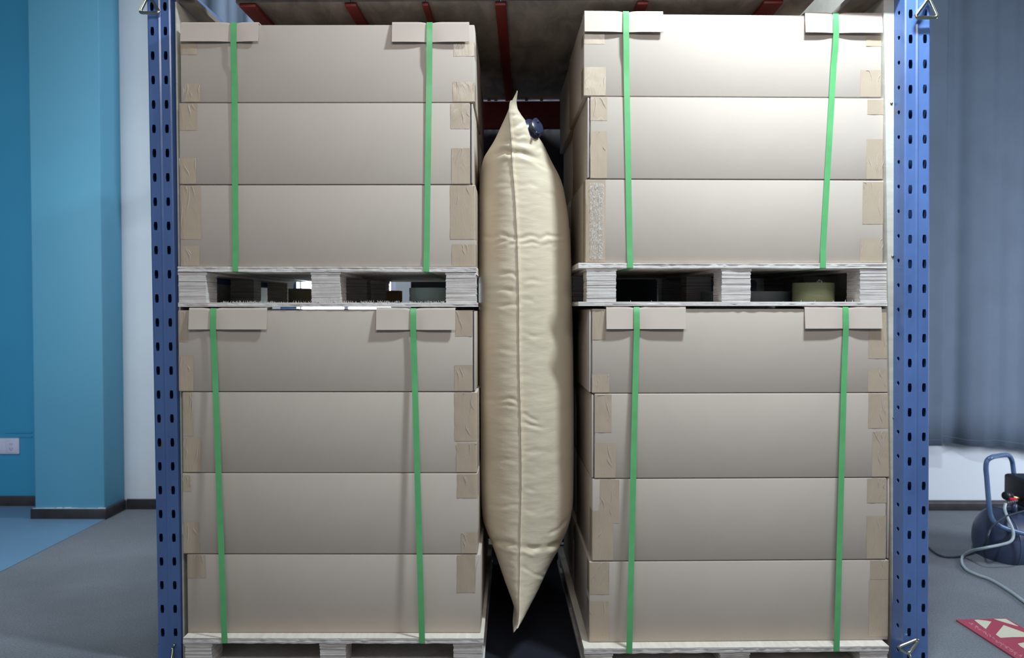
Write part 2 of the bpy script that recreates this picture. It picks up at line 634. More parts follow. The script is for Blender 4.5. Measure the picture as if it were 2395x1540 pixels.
# curtains
def curtain(name, label, s0, s1, d, zfun, ztop, amp, wl_, ph, mat=M['curtain'], edgefold=None, kind_group=None):
    n = max(24, int((s1 - s0) / 0.012))
    rows = 14
    b = MB()
    vs = []
    for j in range(rows + 1):
        for i in range(n + 1):
            s_ = lerp(s0, s1, i / n)
            zb = zfun(s_)
            z_ = lerp(zb, ztop, j / rows)
            k = 1.0 - 0.25 * math.sin(j / rows * PI)
            x = s_ / wl_ * 2 * PI + ph
            off = amp * k * (math.sin(x) + 0.45 * math.sin(1.73 * x + 1.3) + 0.25 * math.sin(3.1 * x))
            vs.append(ROOM.world(s_, d + off, z_))
    fs = []
    for j in range(rows):
        for i in range(n):
            a = j * (n + 1) + i
            fs.append((a, a + 1, a + n + 2, a + n + 1))
    b.add(vs, fs)
    o = b.build(name, mat, smooth=True)
    md = o.modifiers.new('thick', 'SOLIDIFY')
    md.thickness = 0.003
    tag(o, label, 'curtain')
    hb = MB()
    pts = []
    for i in range(n + 1):
        p = Vector(vs[i])
        q = Vector(vs[n + 1 + i])
        pts.append(p.lerp(q, 0.16) - ROOM.n * 0.0035)
    hb.tube(pts, 0.0012, 5)
    hb.build('hem_stitch', mat, o)
    return o


sA = ROOM.hit(2110, 800, -0.14)[0]
sB = ROOM.hit(2206, 800, -0.14)[0]
zb1 = ROOM.hit(2190, 1043, -0.14)[1]
curtain('curtain', 'narrow paler grey curtain edge right beside the right blue post', sA, sB, -0.15,
        lambda s: zb1, 3.1, 0.006, 0.30, 1.0)
sC = ROOM.hit(2202, 800, -0.10)[0]
sD = sC + 1.3
bot = [(sC, ROOM.hit(2206, 1032, -0.09)[1]), (ROOM.hit(2262, 1043, -0.09)[0], ROOM.hit(2262, 1043, -0.09)[1]),
       (ROOM.hit(2330, 1044, -0.09)[0], ROOM.hit(2330, 1044, -0.09)[1]), (ROOM.hit(2395, 1053, -0.09)[0], ROOM.hit(2395, 1053, -0.09)[1]), (sD, ROOM.hit(2395, 1060, -0.09)[1])]
curtain('curtain', 'wide grey-blue curtain hanging over the white wall at far right', sC, sD, -0.085,
        lambda s: interp(bot, s), 3.1, 0.020, 0.34, 2.4)
# high curtain behind the racking, seen through the gaps of the deck
curtain('curtain', 'short grey-blue curtain high on the back wall behind the racking', ROOM.hit(380, 100, -.1)[0], ROOM.hit(2020, 100, -.1)[0], -0.09,
        lambda s: 1.95, 3.15, 0.018, 0.16, 0.4)
o = curtain('curtain', 'narrow pale yellow curtain high behind the right end of the deck', ROOM.hit(1870, 100, -.13)[0], ROOM.hit(1925, 100, -.13)[0], -0.15,
            lambda s: 1.95, 3.15, 0.004, 0.16, 0.4, M['yellow'])

# ------------------------------------------------------------------ pallet racking
RA = -0.04
RACK = Frame(0.0, 0.0, RA)
rack = thing('pallet_rack', 'blue pallet racking with perforated posts around both carton stacks', 'rack', (0, 0, 0), RA)


def poly_cell(b, u0, u1, z0, z1, hole, to3, mi=0):
    """a rectangular cell with an octagonal / slot hole"""
    m = len(hole)
    cu, cz = (u0 + u1) / 2, (z0 + z1) / 2
    outer = []
    for (hu, hz) in hole:
        du, dz = hu - hole_c[0], hz - hole_c[1]
        # push to the rectangle
        ku = ((u1 - hole_c[0]) if du > 0 else (u0 - hole_c[0])) / du if abs(du) > 1e-9 else 1e9
        kz = ((z1 - hole_c[1]) if dz > 0 else (z0 - hole_c[1])) / dz if abs(dz) > 1e-9 else 1e9
        k = min(ku, kz)
        outer.append((hole_c[0] + du * k, hole_c[1] + dz * k))
    # snap four of the outer points to the corners
    for (cu_, cz_) in ((u0, z0), (u1, z0), (u1, z1), (u0, z1)):
        best = min(range(m), key=lambda i: (outer[i][0] - cu_) ** 2 + ((outer[i][1] - cz_) * 0.3) ** 2)
        outer[best] = (cu_, cz_)
    vs = [to3(*p) for p in hole] + [to3(*p) for p in outer] + [to3(hu, hz, 0.0022) for hu, hz in hole]
    fs = [(i, (i + 1) % m, m + (i + 1) % m, m + i) for i in range(m)]
    fs += [(i, (i + 1) % m, 2 * m + (i + 1) % m, 2 * m + i) for i in range(m)]
    b.add(vs, fs, mi)


hole_c = (0, 0)


def make_post(W, side_sign, zref, x_at, y_at, lean, h=2.75):
    """W: front width; side_sign +1: perforated side faces +x. local x from 0 (outer edge) to W*side"""
    global hole_c
    b = MB()
    P = 0.075
    dep = 0.056
    lat = 0.012
    z0 = zref - math.ceil(zref / P) * P
    n = int((h - z0) / P)
    hw, hh = 0.0058, 0.0130
    hole = [(-hw, -hh * .38), (-hw * .74, -hh), (hw * .74, -hh), (hw, -hh * .38), (hw, hh * .38), (hw * .74, hh), (-hw * .74, hh), (-hw, hh * .38)]
    g = W / 2
    gw = 0.005

    def fz(z):
        return max(0.0, min(h, z))
    # front face strips: outer edge -> groove, groove -> inner edge
    bands = [(0.004, g - gw, W * 0.21), (g + gw, W - 0.006, W * 0.76)]
    for k in range(n + 1):
        za = z0 + k * P
        zb = za + P
        if za < 0 or zb > h:
            continue
        for (ua, ub, uc) in bands:
            hole_c = (uc, za + P / 2)
            poly_cell(b, ua, ub, za, zb, [(uc + a, za + P / 2 + c) for a, c in hole], lambda u, z, t=0.0: (u, t, z))
        # groove
        b.add([(g - gw, 0, za), (g, -0.0022, za), (g + gw, 0, za), (g - gw, 0, zb), (g, -0.0022, zb), (g + gw, 0, zb)],
              [(0, 1, 4, 3), (1, 2, 5, 4)])
        # rounded inner corner and perforated inner side
        b.add([(W - 0.006, 0, za), (W - .0015, 0.0015, za), (W, 0.006, za), (W - 0.006, 0, zb), (W - .0015, 0.0015, zb), (W, 0.006, zb)],
              [(0, 1, 4, 3), (1, 2, 5, 4)])
        r = 0.0066
        zc = za + P / 2 + 0.012
        hole_c = (0.027, zc)
        poly_cell(b, 0.006, dep, za, zb, [(0.027 + r * math.cos(PI / 8 + i * PI / 4), zc + r * math.sin(PI / 8 + i * PI / 4)) for i in range(8)],
                  lambda u, z, t=0.0: (W + lat * (u - .006) / (dep - .006) - t, u, z))
        # outer corner, outer side, back
        b.add([(0.004, 0, za), (0, 0.004, za), (0, dep, za), (0.012, dep, za), (0.012, dep + .012, za), (W - 0.012, dep + .012, za), (W - 0.012, dep, za), (W + lat, dep, za),
               (0.004, 0, zb), (0, 0.004, zb), (0, dep, zb), (0.012, dep, zb), (0.012, dep + .012, zb), (W - 0.012, dep + .012, zb), (W - 0.012, dep, zb), (W + lat, dep, zb)],
              [(i, i + 1, i + 9, i + 8) for i in range(7)])
    zf = z0
    while zf < 0:
        zf += P
    if zf > 0.001:
        b.add([(x, y, zz) for zz in (0, zf) for (x, y) in ((0, 0), (W, 0), (W, dep), (0, dep))], [(0, 1, 5, 4), (1, 2, 6, 5), (2, 3, 7, 6), (3, 0, 4, 7)])
    me_v = b.v
    b.v = [((x if side_sign > 0 else -x), y, z) for (x, y, z) in me_v]
    o = b.build('post', M['blue'], rack, smooth='auto')
    for p in o.data.polygons:
        p.use_smooth = False
    # place in rack space
    wp = Vector((x_at, y_at, 0))
    loc = Vector(((wp - RACK.o).dot(RACK.u), (wp - RACK.o).dot(RACK.n), 0))
    o.location = loc
    o.rotation_euler = (0, lean, 0)
    return o


# front left post: outer edge px 345 (y500), hole centre at y 73 ; depth from pitch of the holes
YL, YR = 0.06, -0.065
pL0, pL1 = at(343, 10, YL), at(370, 1540, YL)
leanL = math.atan((pL0.x - pL1.x) / (pL0.z - pL1.z))
baseL = pL1.x - math.tan(leanL) * pL1.z
zL = at(355, 73, YL).z
post_l = make_post(0.074, 1, zL - 0.0375, baseL, YL, leanL)
post_l['label'] = 'worn left front post, scuffed blue paint'
pR0, pR1 = at(2177, 10, YR), at(2172, 1540, YR)
leanR = math.atan((pR0.x - pR1.x) / (pR0.z - pR1.z))
baseR = pR1.x - math.tan(leanR) * pR1.z
zR = at(2128, 90, YR).z
post_r = make_post(0.078, -1, zR - 0.0375, baseR, YR, leanR)
# rear posts stand behind the stacks
for bx in (baseL + 0.02, baseR - 0.02):
    b = MB()
    sg = 1 if bx < 0 else -1
    y_ = 1.33
    b.box(0, 0.074 * sg, 0, 0.004, 0, 2.75).box(0, 0.004 * sg, 0, 0.06, 0, 2.75).box(0.07 * sg, 0.074 * sg, 0, 0.06, 0, 2.75)
    x_ = bx + (0.055 if bx > 0 else 0.055)
    b.build('post', M['blue'], rack, loc=((Vector((x_, y_, 0))).dot(RACK.u), (Vector((x_, y_, 0))).dot(RACK.n), 0))
    for zz in (0.3, 1.2, 2.1):
        ya = (Vector((bx, YL if bx < 0 else YR, 0))).dot(RACK.n) + 0.075
        yb = (Vector((x_, y_, 0))).dot(RACK.n)
        xa = (Vector((bx, 0, 0))).dot(RACK.u) + 0.02 * sg
        b = MB().box(xa, xa + 0.03 * sg, ya, yb, zz, zz + 0.04)
        b.build('brace', M['blue'], rack)

# beams, joists, deck (rack-local coordinates)
DZ = H + 0.945
xl = (Vector((baseL, YL, 0))).dot(RACK.u) + 0.08
xr = (Vector((baseR, YR, 0))).dot(RACK.u) - 0.085
yrear = 1.27


def c_beam(y, z0, z1, name):
    b = MB()
    b.box(xl, xr, y, y + 0.05, z0, z1)
    return b.build(name, M['red'], rack, bevel=0.004)


c_beam(yrear, H + 0.812, H + 0.932, 'rear_beam')
c_beam(-0.01, H + 0.952, H + 1.07, 'front_beam')


def joist_x(px, py):
    p = at_z(px, py, H + 0.933)
    return p.dot(RACK.u)


jx = []
for (pxa, pya, wd) in ((592, 30, .052), (829, 30, .036), (1000, 30, .020), (1172, 30, .034), (1498, 24, .034), (1793, 28, .060)):
    x = joist_x(pxa, pya)
    jx.append(x)
    b = MB().box(x - wd / 2, x + wd / 2, 0.045, yrear + 0.05, H + 0.9325, DZ - 0.0005)
    b.build('joist', M['red'], rack, bevel=0.002)
# deck sheets with two open gaps
ga = joist_x(470, 30)
gb = joist_x(565, 30)
gc = joist_x(1895, 20)
gd = joist_x(1978, 20)
sheets = [(xl - 0.03, ga), (gb, jx[1] - 0.001), (jx[1] + 0.001, jx[2]), (jx[2] + 0.002, jx[3] - 0.001), (jx[3] + 0.001, jx[4]), (jx[4] + .002, gc), (gd, xr + 0.03)]
for i, (a, c) in enumerate(sheets):
    b = MB().box(a, c, 0.045, 1.31, DZ + random.uniform(0, .001), DZ + 0.018)
    b.build('deck_sheet', M['deck'], rack, bevel=0.001)
# small packers that break up the light slot above the rear beam
for px in (1143, 1159, 1202, 1231, 1266, 1312):
    x = (at(px, 240, 1.27)).dot(RACK.u)
    b = MB().box(x - 0.006, x + 0.008, yrear + 0.006, yrear + 0.044, H + 0.9321, DZ - 0.001)
    b.build('packer', M['deck'], rack)

# plywood side panels between post and stack
xb0, xt0 = at(2089, 1500, -.012).x, at(2067, 10, -.012).x
zb0, zt0 = at(2089, 1500, -.012).z, at(2067, 10, -.012).z
xb1, xt1 = at(2099, 1500, -.012).x - .001, at(2094, 10, -.012).x - .001


def pan_x(z, side):
    a, b_ = (xb0, xt0) if side == 0 else (xb1, xt1)
    return a + (b_ - a) * (z - zb0) / (zt0 - zb0)


px0 = pan_x(0, 0)
pan = thing('plywood_panel', 'pale plywood sheet standing between right stack and right blue post', 'panel', (px0, -0.012, 0))
vs = []
for z in (0.002, 2.75):
    for sd, y in ((0, 0), (1, 0), (1, 1.2), (0, 1.2)):
        vs.append((pan_x(z, sd) - px0, y, z))
MB().add(vs, [(0, 3, 2, 1), (4, 5, 6, 7), (0, 1, 5, 4), (1, 2, 6, 5), (2, 3, 7, 6), (3, 0, 4, 7)]).build('sheet', [M['panel']], pan, bevel=0.0012)
for yy in (242, 600, 978, 1255):
    zz = at(2088, yy, -0.012).z
    b = MB().lathe([(0.0, 0.0035), (0.003, 0.003), (0.0045, 0.001), (0.0045, 0.0)], 12, (0, -1, 0), (lerp(pan_x(zz, 0), pan_x(zz, 1), .62) - px0, 0, zz))
    b.build('screw', M['steel'], pan, smooth=True)
leanp = math.atan((at(416, 10, 0.05).x - at(434, 1480, 0.05).x) / (at(416, 10, 0.05).z - at(434, 1480, 0.05).z))
pan2 = thing('plywood_panel', 'weathered thin board standing between left stack and left blue post', 'panel',
             (at(433, 1480, 0.05).x - 0.0095 - math.tan(leanp) * at(434, 1480, 0.05).z, 0.055, 0), 0)
pan2.rotation_euler = (0, leanp, 0)
MB().box(0, 0.006, 0, 1.10, 0.002, 2.06).build('sheet', M['panel'], pan2, bevel=0.001)

# dark sheet hung behind the racking
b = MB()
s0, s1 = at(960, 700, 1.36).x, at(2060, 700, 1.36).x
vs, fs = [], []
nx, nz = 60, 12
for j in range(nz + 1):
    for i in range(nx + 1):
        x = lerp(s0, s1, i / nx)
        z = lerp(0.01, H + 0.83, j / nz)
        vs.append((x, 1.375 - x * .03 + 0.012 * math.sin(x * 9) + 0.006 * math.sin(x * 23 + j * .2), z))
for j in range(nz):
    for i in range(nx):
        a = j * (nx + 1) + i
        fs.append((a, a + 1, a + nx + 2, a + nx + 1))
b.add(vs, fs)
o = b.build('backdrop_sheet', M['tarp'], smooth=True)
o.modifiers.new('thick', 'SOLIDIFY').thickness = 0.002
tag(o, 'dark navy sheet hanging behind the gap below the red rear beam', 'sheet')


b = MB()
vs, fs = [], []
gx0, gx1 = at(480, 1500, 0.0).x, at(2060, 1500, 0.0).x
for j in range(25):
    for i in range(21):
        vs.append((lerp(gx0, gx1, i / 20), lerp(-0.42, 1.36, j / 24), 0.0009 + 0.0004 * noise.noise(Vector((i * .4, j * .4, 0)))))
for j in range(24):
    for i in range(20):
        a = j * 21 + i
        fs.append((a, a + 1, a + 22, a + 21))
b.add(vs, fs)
b.build('floor_shade_sheet', M['tarp'], o, smooth=True)  # dark sheet added to shade the floor under the gap and pallets


# lashing rings on the posts
def ring(label, pts, r=0.0038, eye=None):
    pts = [Vector(p) for p in pts]
    n = len(pts)
    out = []
    for i in range(n):
        a, p, c = pts[i - 1], pts[i], pts[(i + 1) % n]
        da, dc = (a - p), (c - p)
        k = min(0.011, da.length * 0.4, dc.length * 0.4)
        A, C = p + da.normalized() * k, p + dc.normalized() * k
        for t in (0, .25, .5, .75, 1):
            out.append((A * (1 - t) ** 2) + (p * 2 * t * (1 - t)) + (C * t * t))
    cen = sum(pts, Vector()) / n
    base = Vector((cen.x, cen.y, min(p.z for p in pts)))
    t = thing('lashing_ring', label, 'metal ring', base)
    b = MB().tube([p - base for p in out], r, 12, closed=True)
    b.build('ring', M['zinc'], t, smooth=True)
    if eye:
        b = MB().tube([Vector(p) - base for p in eye], 0.0035, 10)
        b.build('hook', M['zinc'], t, smooth=True)
    return t


ring('triangular zinc lashing ring at the top of the right blue post',
     [at(2172, -4, YR - .012), at(2139, 41, YR - .020), at(2193, 42, YR - .020)], 0.0056,
     [at(2172, -4, YR - .012), at(2170, -14, YR - .014), at(2160, -16, YR + 0.004)])
ring('triangular zinc lashing ring at the top of the left blue post',
     [at(348, -14, YL - .012), at(326, 30, YL - .020), at(374, 31, YL - .020)], 0.0048,
     [at(348, -14, YL - .012), at(352, -22, YL - .014), at(356, -22, YL + 0.004)])
ring('zinc lashing ring folded sideways at the foot of the right blue post',
     [at(2099, 1515, YR - .020), at(2149, 1495, YR - .020), at(2125, 1531, YR - .024)], 0.0052,
     [at(2125, 1529, YR - .024), at(2132, 1545, YR - .016), at(2136, 1553, YR + 0.004)])
ring('zinc lashing ring seen edge-on at the foot of the left blue post',
     [at(404, 1513, YL - .010), at(399, 1560, YL - .045), at(406, 1562, YL - .012)], 0.0042,
     [at(405, 1514, YL - .012), at(409, 1508, YL - .006), at(410, 1506, YL + 0.004)])

# ------------------------------------------------------------------ stacks
FL = Frame(at(425, 700, 0.018).x, 0.018, -0.0235)
FR = Frame(at(1370, 700, 0.0).x, 0.0, 0.0)


def make_pallet(fr, label, l, r, top, bot, deck_px, blocks, front=0.0, depth=1.06, foot=None, splint=0, ym=670):
    """px positions on the front plane; top / bot rows of the whole pallet"""
    sL, sR = fr.hit(l, ym, front)[0], fr.hit(r, ym, front)[0]
    zT = fr.hit((l + r) / 2, top, 0.0)[1] if foot is None else fr.hit((l + r) / 2, top, 0.0)[1]
    zB = fr.hit((l + r) / 2, bot, front)[1] if foot is None else foot
    td = 0.016
    t = thing('wooden_pallet', label, 'pallet', fr.world((sL + sR) / 2, front, zB), fr.a)
    ox = (sL + sR) / 2
    X = lambda px: fr.hit(px, ym, front)[0] - ox
    W0, W1 = sL - ox, sR - ox
    hT = zT - zB
    # top deck: two plies with a ragged front edge
    b = MB()
    n = 60
    zs = [hT - td, hT - td * 0.62, hT - td * 0.3, hT]
    for li in range(3):
        vs = []
        for i in range(n + 1):
            x = lerp(W0, W1, i / n)
            y = random.uniform(-.0012, .0012) + (li == 1) * 0.001
            vs += [(x, y, zs[li] + (0 if li else random.uniform(-.0008, .0006))), (x, y, zs[li + 1]), (x, depth, zs[li + 1]), (x, depth, zs[li])]
        fs = []
        for i in range(n):
            for k in range(4):
                fs.append((i * 4 + k, i * 4 + (k + 1) % 4, i * 4 + 4 + (k + 1) % 4, i * 4 + 4 + k))
        fs += [(0, 1, 2, 3), (n * 4 + 3, n * 4 + 2, n * 4 + 1, n * 4)]
        b.add(vs, fs)
    o = b.build('top_deck', [M['plyfront'], M['plytop']], t)
    for p in o.data.polygons:
        if p.normal.z > 0.9 and p.center.z > hT - .001:
            p.material_index = 1
    # bottom deck
    bt = 0.013
    b = MB()
    zs = [0, bt * .5, bt]
    for li in range(2):
        vs = []
        for i in range(n + 1):
            x = lerp(W0, W1, i / n)
            y = random.uniform(-.001, .001)
            z_hi = zs[li + 1]
            vs += [(x, y, zs[li]), (x, y, z_hi), (x, depth, z_hi), (x, depth, zs[li])]
        fs = []
        for i in range(n):
            for k in range(4):
                fs.append((i * 4 + k, i * 4 + (k + 1) % 4, i * 4 + 4 + (k + 1) % 4, i * 4 + 4 + k))
        fs += [(0, 1, 2, 3), (n * 4 + 3, n * 4 + 2, n * 4 + 1, n * 4)]
        b.add(vs, fs)
    b.build('bottom_deck', M['plyfront'], t)
    # stringers under the top deck and nine layered blocks
    sg = 0.009
    for (ba, bb_) in blocks:
        xa, xb = X(ba), X(bb_)
        MB().box(xa - 0.001, xb + 0.002, 0.004, depth - 0.01, hT - td - sg, hT - td - 0.0003, jit=0.0006).build('stringer', M['plyfront'], t)
        for j in range(3):
            ya = [0.003, depth * 0.5 - 0.045, depth - 0.115][j]
            yb = ya + [0.10, 0.09, 0.10][j]
            b = MB()
            z = bt + 0.0003
            ztop_ = hT - td - sg - 0.0003
            nl = 17
            for k in range(nl):
                za = lerp(z, ztop_, k / nl)
                zb_ = lerp(z, ztop_, (k + 0.95) / nl)
                e = random.uniform(0, 0.0018)
                b.box(xa + e, xb - random.uniform(0, .0015), ya + random.uniform(0, .0015), yb, za, zb_, jit=0.0004)
            b.box(xa + .0022, xb - .0022, ya + .0022, yb - .001, z + .0003, ztop_ - .0003)
            b.build('block', M['plyblock'], t)
    if splint:
        b = MB()
        for i in range(splint):
            x = random.uniform(*((W0 + .13, W1 - .10)))
            if not (0.3 < (x - W0) / (W1 - W0) < 0.45) or random.random() < .35:
                hgt = random.uniform(.002, .0085)
                a = random.uniform(-.7, .7)
                y = random.uniform(-.001, .006)
                wv = random.uniform(.0006, .0016)
                z = bt - .0005
                b.add([(x - wv, y, z), (x + wv, y, z), (x, y + .002, z), (x + a * hgt, y - .001, z + hgt)], [(0, 1, 3), (1, 2, 3), (2, 0, 3), (0, 2, 1)])
        o = b.build('splinters', M['splinter'], t)
        o['kind'] = 'stuff'
    t['_info'] = 0
    del t['_info']
    return t, zT, zB, hT


def carton(fr, label, l, r, t_, b_, d0=0.0, depth=0.495, tapes=(), flap='', group='taped cartons on the pallets', zb=None, zt=None, cloudy=False):
    ym = (t_ + b_) / 2
    s0, s1 = fr.hit(l, ym, d0)[0], fr.hit(r, ym, d0)[0]
    z0 = zb if zb is not None else fr.hit((l + r) / 2, b_, d0)[1]
    z1 = zt if zt is not None else fr.hit((l + r) / 2, t_, d0)[1]
    ox = (s0 + s1) / 2
    t = thing('carton', label, 'cardboard box', fr.world(ox, d0, z0), fr.a, group)
    w = (s1 - s0) / 2
    h = z1 - z0 - 0.0012
    g = 0.0085
    a0 = -w + (g if 'l' in flap else 0)
    a1 = w - (g if 'r' in flap else 0)
    # body with gently bulging faces
    bm = bmesh.new()
    nx, nz, ny = 14, 6, 8
    me = MB().box(a0, a1, 0, depth, 0.0006, h)
    tmp = bpy.data.meshes.new('body')
    tmp.from_pydata(me.v, [], me.f)
    bm.from_mesh(tmp)
    bmesh.ops.recalc_face_normals(bm, faces=bm.faces)
    bmesh.ops.bevel(bm, geom=list(bm.edges), offset=0.0028, segments=2, affect='EDGES', profile=0.5)
    bm.to_mesh(tmp)
    bm.free()
    for p in tmp.polygons:
        p.use_smooth = True
    tmp.set_sharp_from_angle(angle=math.radians(60))
    tmp.materials.append(M['card'])
    body = bpy.data.objects.new('body', tmp)
    COL.objects.link(body)
    body.parent = t
    for sd in flap:
        sgn = -1 if sd == 'l' else 1
        xa, xb = (-w, -w + 0.0045) if sd == 'l' else (w - 0.0045, w)
        b = MB()
        b.box(xa, xb, -0.0005, depth - 0.01, 0.004, h - 0.003)
        b.build('side_flap', [M['card']], t, bevel=0.0008)
        # ragged inner liner seen in the slit
        b = MB()
        vs, fs = [], []
        for i in range(25):
            z = lerp(0.006, h - 0.006, i / 24)
            xo = (xa + xb) / 2 - sgn * (0.0042 + random.uniform(-.0006, .0006))
            vs += [(xo - .0006, 0.003, z), (xo + .0006, 0.003, z), (xo + .0006, 0.05, z), (xo - .0006, 0.05, z)]
        for i in range(24):
            for k in range(4):
                fs.append((i * 4 + k, i * 4 + (k + 1) % 4, i * 4 + 4 + (k + 1) % 4, i * 4 + 4 + k))
        b.add(vs, fs)
        b.build('liner', M['flapgap'], t)
    # tape ends wrapped round the corners
    for tp in tapes:
        xa_, xb_, ya_, yb_ = tp[:4]
        za = max(0.003, fr.hit(l, yb_, d0)[1] - z0)
        zc = min(h - 0.002, fr.hit(l, ya_, d0)[1] - z0)
        if zc - za < .004:
            continue
        u0 = fr.hit(xa_, ym, d0)[0] - ox
        u1 = fr.hit(xb_, ym, d0)[0] - ox
        th = 0.00045
        nz_ = max(4, int((zc - za) / 0.006))
        left = (u0 + u1) < 0
        ed = -w if left else w
        inner = u1 if left else u0
        b = MB()
        # rows across: inner edge -> corner -> along the side
        prof = []
        sg = -1 if left else 1
        mshift = max(0, (abs(ed) - abs(u0 if left else u1)))
        rr = 0.0028
        for k in range(7):
            prof.append((lerp(inner, ed - sg * rr, k / 6), -th))
        if ('l' if left else 'r') in flap:
            e2 = ed - sg * 0.0092
            prof = [(lerp(inner, e2, k / 8), -th) for k in range(9)]
        elif mshift < 0.012:
            gg = 0 if ('l' if left else 'r') not in flap else 0.0
            for k in range(1, 5):
                a = k / 4 * PI / 2
                prof.append((ed - sg * rr + sg * (rr + th) * math.sin(a), rr - (rr + th) * math.cos(a)))
            for k in range(1, 4):
                prof.append((ed + sg * th, rr + 0.02 * k))
        else:
            prof = [(lerp(inner, u0 if left else u1, k / 8), -th) for k in range(9)]
        m = len(prof)
        vs, fs = [], []
        seed = random.uniform(0, 100)
        for j in range(nz_ + 1):
            z = lerp(za, zc, j / nz_)
            for (x, y) in prof:
                q = noise.noise(Vector((x * 42 + seed, z * 16, seed)))
                lift = max(0, abs(q) * 0.0012 * (1 if -0.5 * th > y else 0.3))
                e = 0.0008 * noise.noise(Vector((z * 120, seed, 0)))
                vs.append((x + (e if x == prof[0][0] else 0), y - lift, z))
        for j in range(nz_):
            for k in range(m - 1):
                a = j * m + k
                fs.append((a, a + 1, a + m + 1, a + m))
        b.add(vs, fs)
        tp_o = b.build('tape', M['tape'], t, smooth=True)
        b = MB()
        xlo, xhi = min(inner, ed), max(inner, ed)
        if zc - za > 0.05:
            for _ in range(random.choice((2, 3, 4))):
                x = random.uniform(xlo + .005, xhi - .004)
                z = random.uniform(za + .01, zc - .02)
                ln = random.uniform(.02, min(.10, zc - za))
                sl = random.uniform(-.35, .35)
                pts = []
                for q in range(9):
                    f_ = q / 8
                    xx = min(xhi - .001, max(xlo + .001, x + sl * ln * f_ + .003 * math.sin(f_ * 5 + x * 90)))
                    zz = min(zc - .001, z + ln * f_)
                    pts.append((xx, -0.0012 - .0008 * math.sin(f_ * PI), zz))
                b.tube(pts, [max(.00012, .0007 * math.sin((q / 8) * PI)) for q in range(9)], 5)
            b.build('wrinkle_glint', M['glint'], tp_o, smooth=True)
    return t, z0, z1


# ---- mid pallets
palA, zA, zA0, _ = make_pallet(FL, 'upper left pallet with splintered bottom edge, between left cartons', 416, 1114, 624, 718, 0,
                               [(416, 481), (727, 795), (1042, 1113)], front=-0.004, splint=420)
palC, zC, zC0, _ = make_pallet(FR, 'upper right pallet with a roll of tape inside, between right cartons', 1353, 2081, 615.5, 716, 0,
                               [(1372, 1442), (1688, 1757), (2012, 2079)], front=-0.006, splint=14)
# ---- floor pallets
palB, zB_, _, _ = make_pallet(FL, 'floor pallet under the left stack of cartons', 428, 1131, 1482, 1600, 0,
                              [(431, 494), (747, 808), (1060, 1128)], front=-0.04, foot=0.0015, ym=1510, depth=1.12)
palD, zD_, _, _ = make_pallet(FR, 'floor pallet under the right stack of cartons', 1366, 2079, 1501.5, 1620, 0,
                              [(1368, 1433), (1685, 1754), (2012, 2077)], front=-0.045, foot=0.0015, ym=1525, depth=1.12)

# ---- cartons
LEFT_UP = [
    (422, 1110, 57, 240, 'topmost', [(430, 462, 100, 128), (432, 468, 195, 239), (1061, 1110, 100, 132), (1059, 1110, 192, 239)], ''),
    (419, 1106, 240, 432, 'middle', [(419, 462, 241, 305), (419, 458, 370, 431), (1054, 1104, 242, 302), (1056, 1104, 347, 431)], 'r'),
    (421, 1112, 432, 624, 'lowest', [(421, 470, 435, 560), (421, 466, 575, 623), (1053, 1112, 433, 560), (1057, 1112, 572, 623)], ''),
]
LEFT_LOW = [
    (417, 1112, 725, 917, 'topmost', [(417, 440, 730, 800), (417, 452, 832, 916), (1065, 1110, 728, 787), (1063, 1110, 854, 916)], 'r'),
    (427, 1116, 917, 1107, 'second', [(427, 452, 920, 1020), (427, 470, 1025, 1106), (1063, 1116, 919, 1032), (1067, 1116, 1037, 1106)], ''),
    (427, 1117, 1107, 1297, 'third', [(427, 448, 1112, 1150), (432, 466, 1222, 1296), (1069, 1117, 1108, 1165), (1079, 1117, 1246, 1296)], ''),
    (438, 1124, 1297, 1482, 'bottom', [(438, 482, 1299, 1352), (1069, 1112, 1299, 1386)], ''),
]
RIGHT_UP = [
    (1365, 2062, 33, 227, 'topmost', [(1365, 1414, 78, 103), (1371, 1417, 157, 226), (2025, 2062, 78, 104), (2013, 2062, 160, 225)], ''),
    (1374, 2066, 227, 420, 'middle', [(1376, 1420, 228, 282), (1377, 1420, 307, 419), (2028, 2066, 230, 265), (2027, 2066, 323, 419)], 'l'),
    (1369, 2066, 420, 615.5, 'lowest', [(1369, 1416, 421, 614), (2017, 2066, 424, 523), (2012, 2066, 557, 614)], ''),
]
RIGHT_LOW = [
    (1378, 2080, 722, 920, 'topmost', [(1380, 1416, 725, 795), (1380, 1425, 876, 919), (2031, 2080, 733, 840), (2031, 2080, 865, 919)], 'l'),
    (1384, 2082, 920, 1119, 'second', [(1386, 1430, 922, 1012), (1394, 1440, 1038, 1118), (2030, 2083, 922, 1004), (2040, 2083, 1012, 1118)], 'l'),
    (1385, 2079, 1119, 1312, 'third', [(1403, 1448, 1122, 1225), (1392, 1434, 1195, 1311), (2027, 2066, 1120, 1180), (2027, 2066, 1211, 1311)], 'r'),
    (1378, 2078, 1312, 1501.5, 'bottom', [(1382, 1425, 1314, 1391), (1381, 1424, 1407, 1500), (2034, 2078, 1314, 1360), (2032, 2078, 1361, 1495)], ''),
]
TOPZ = {}
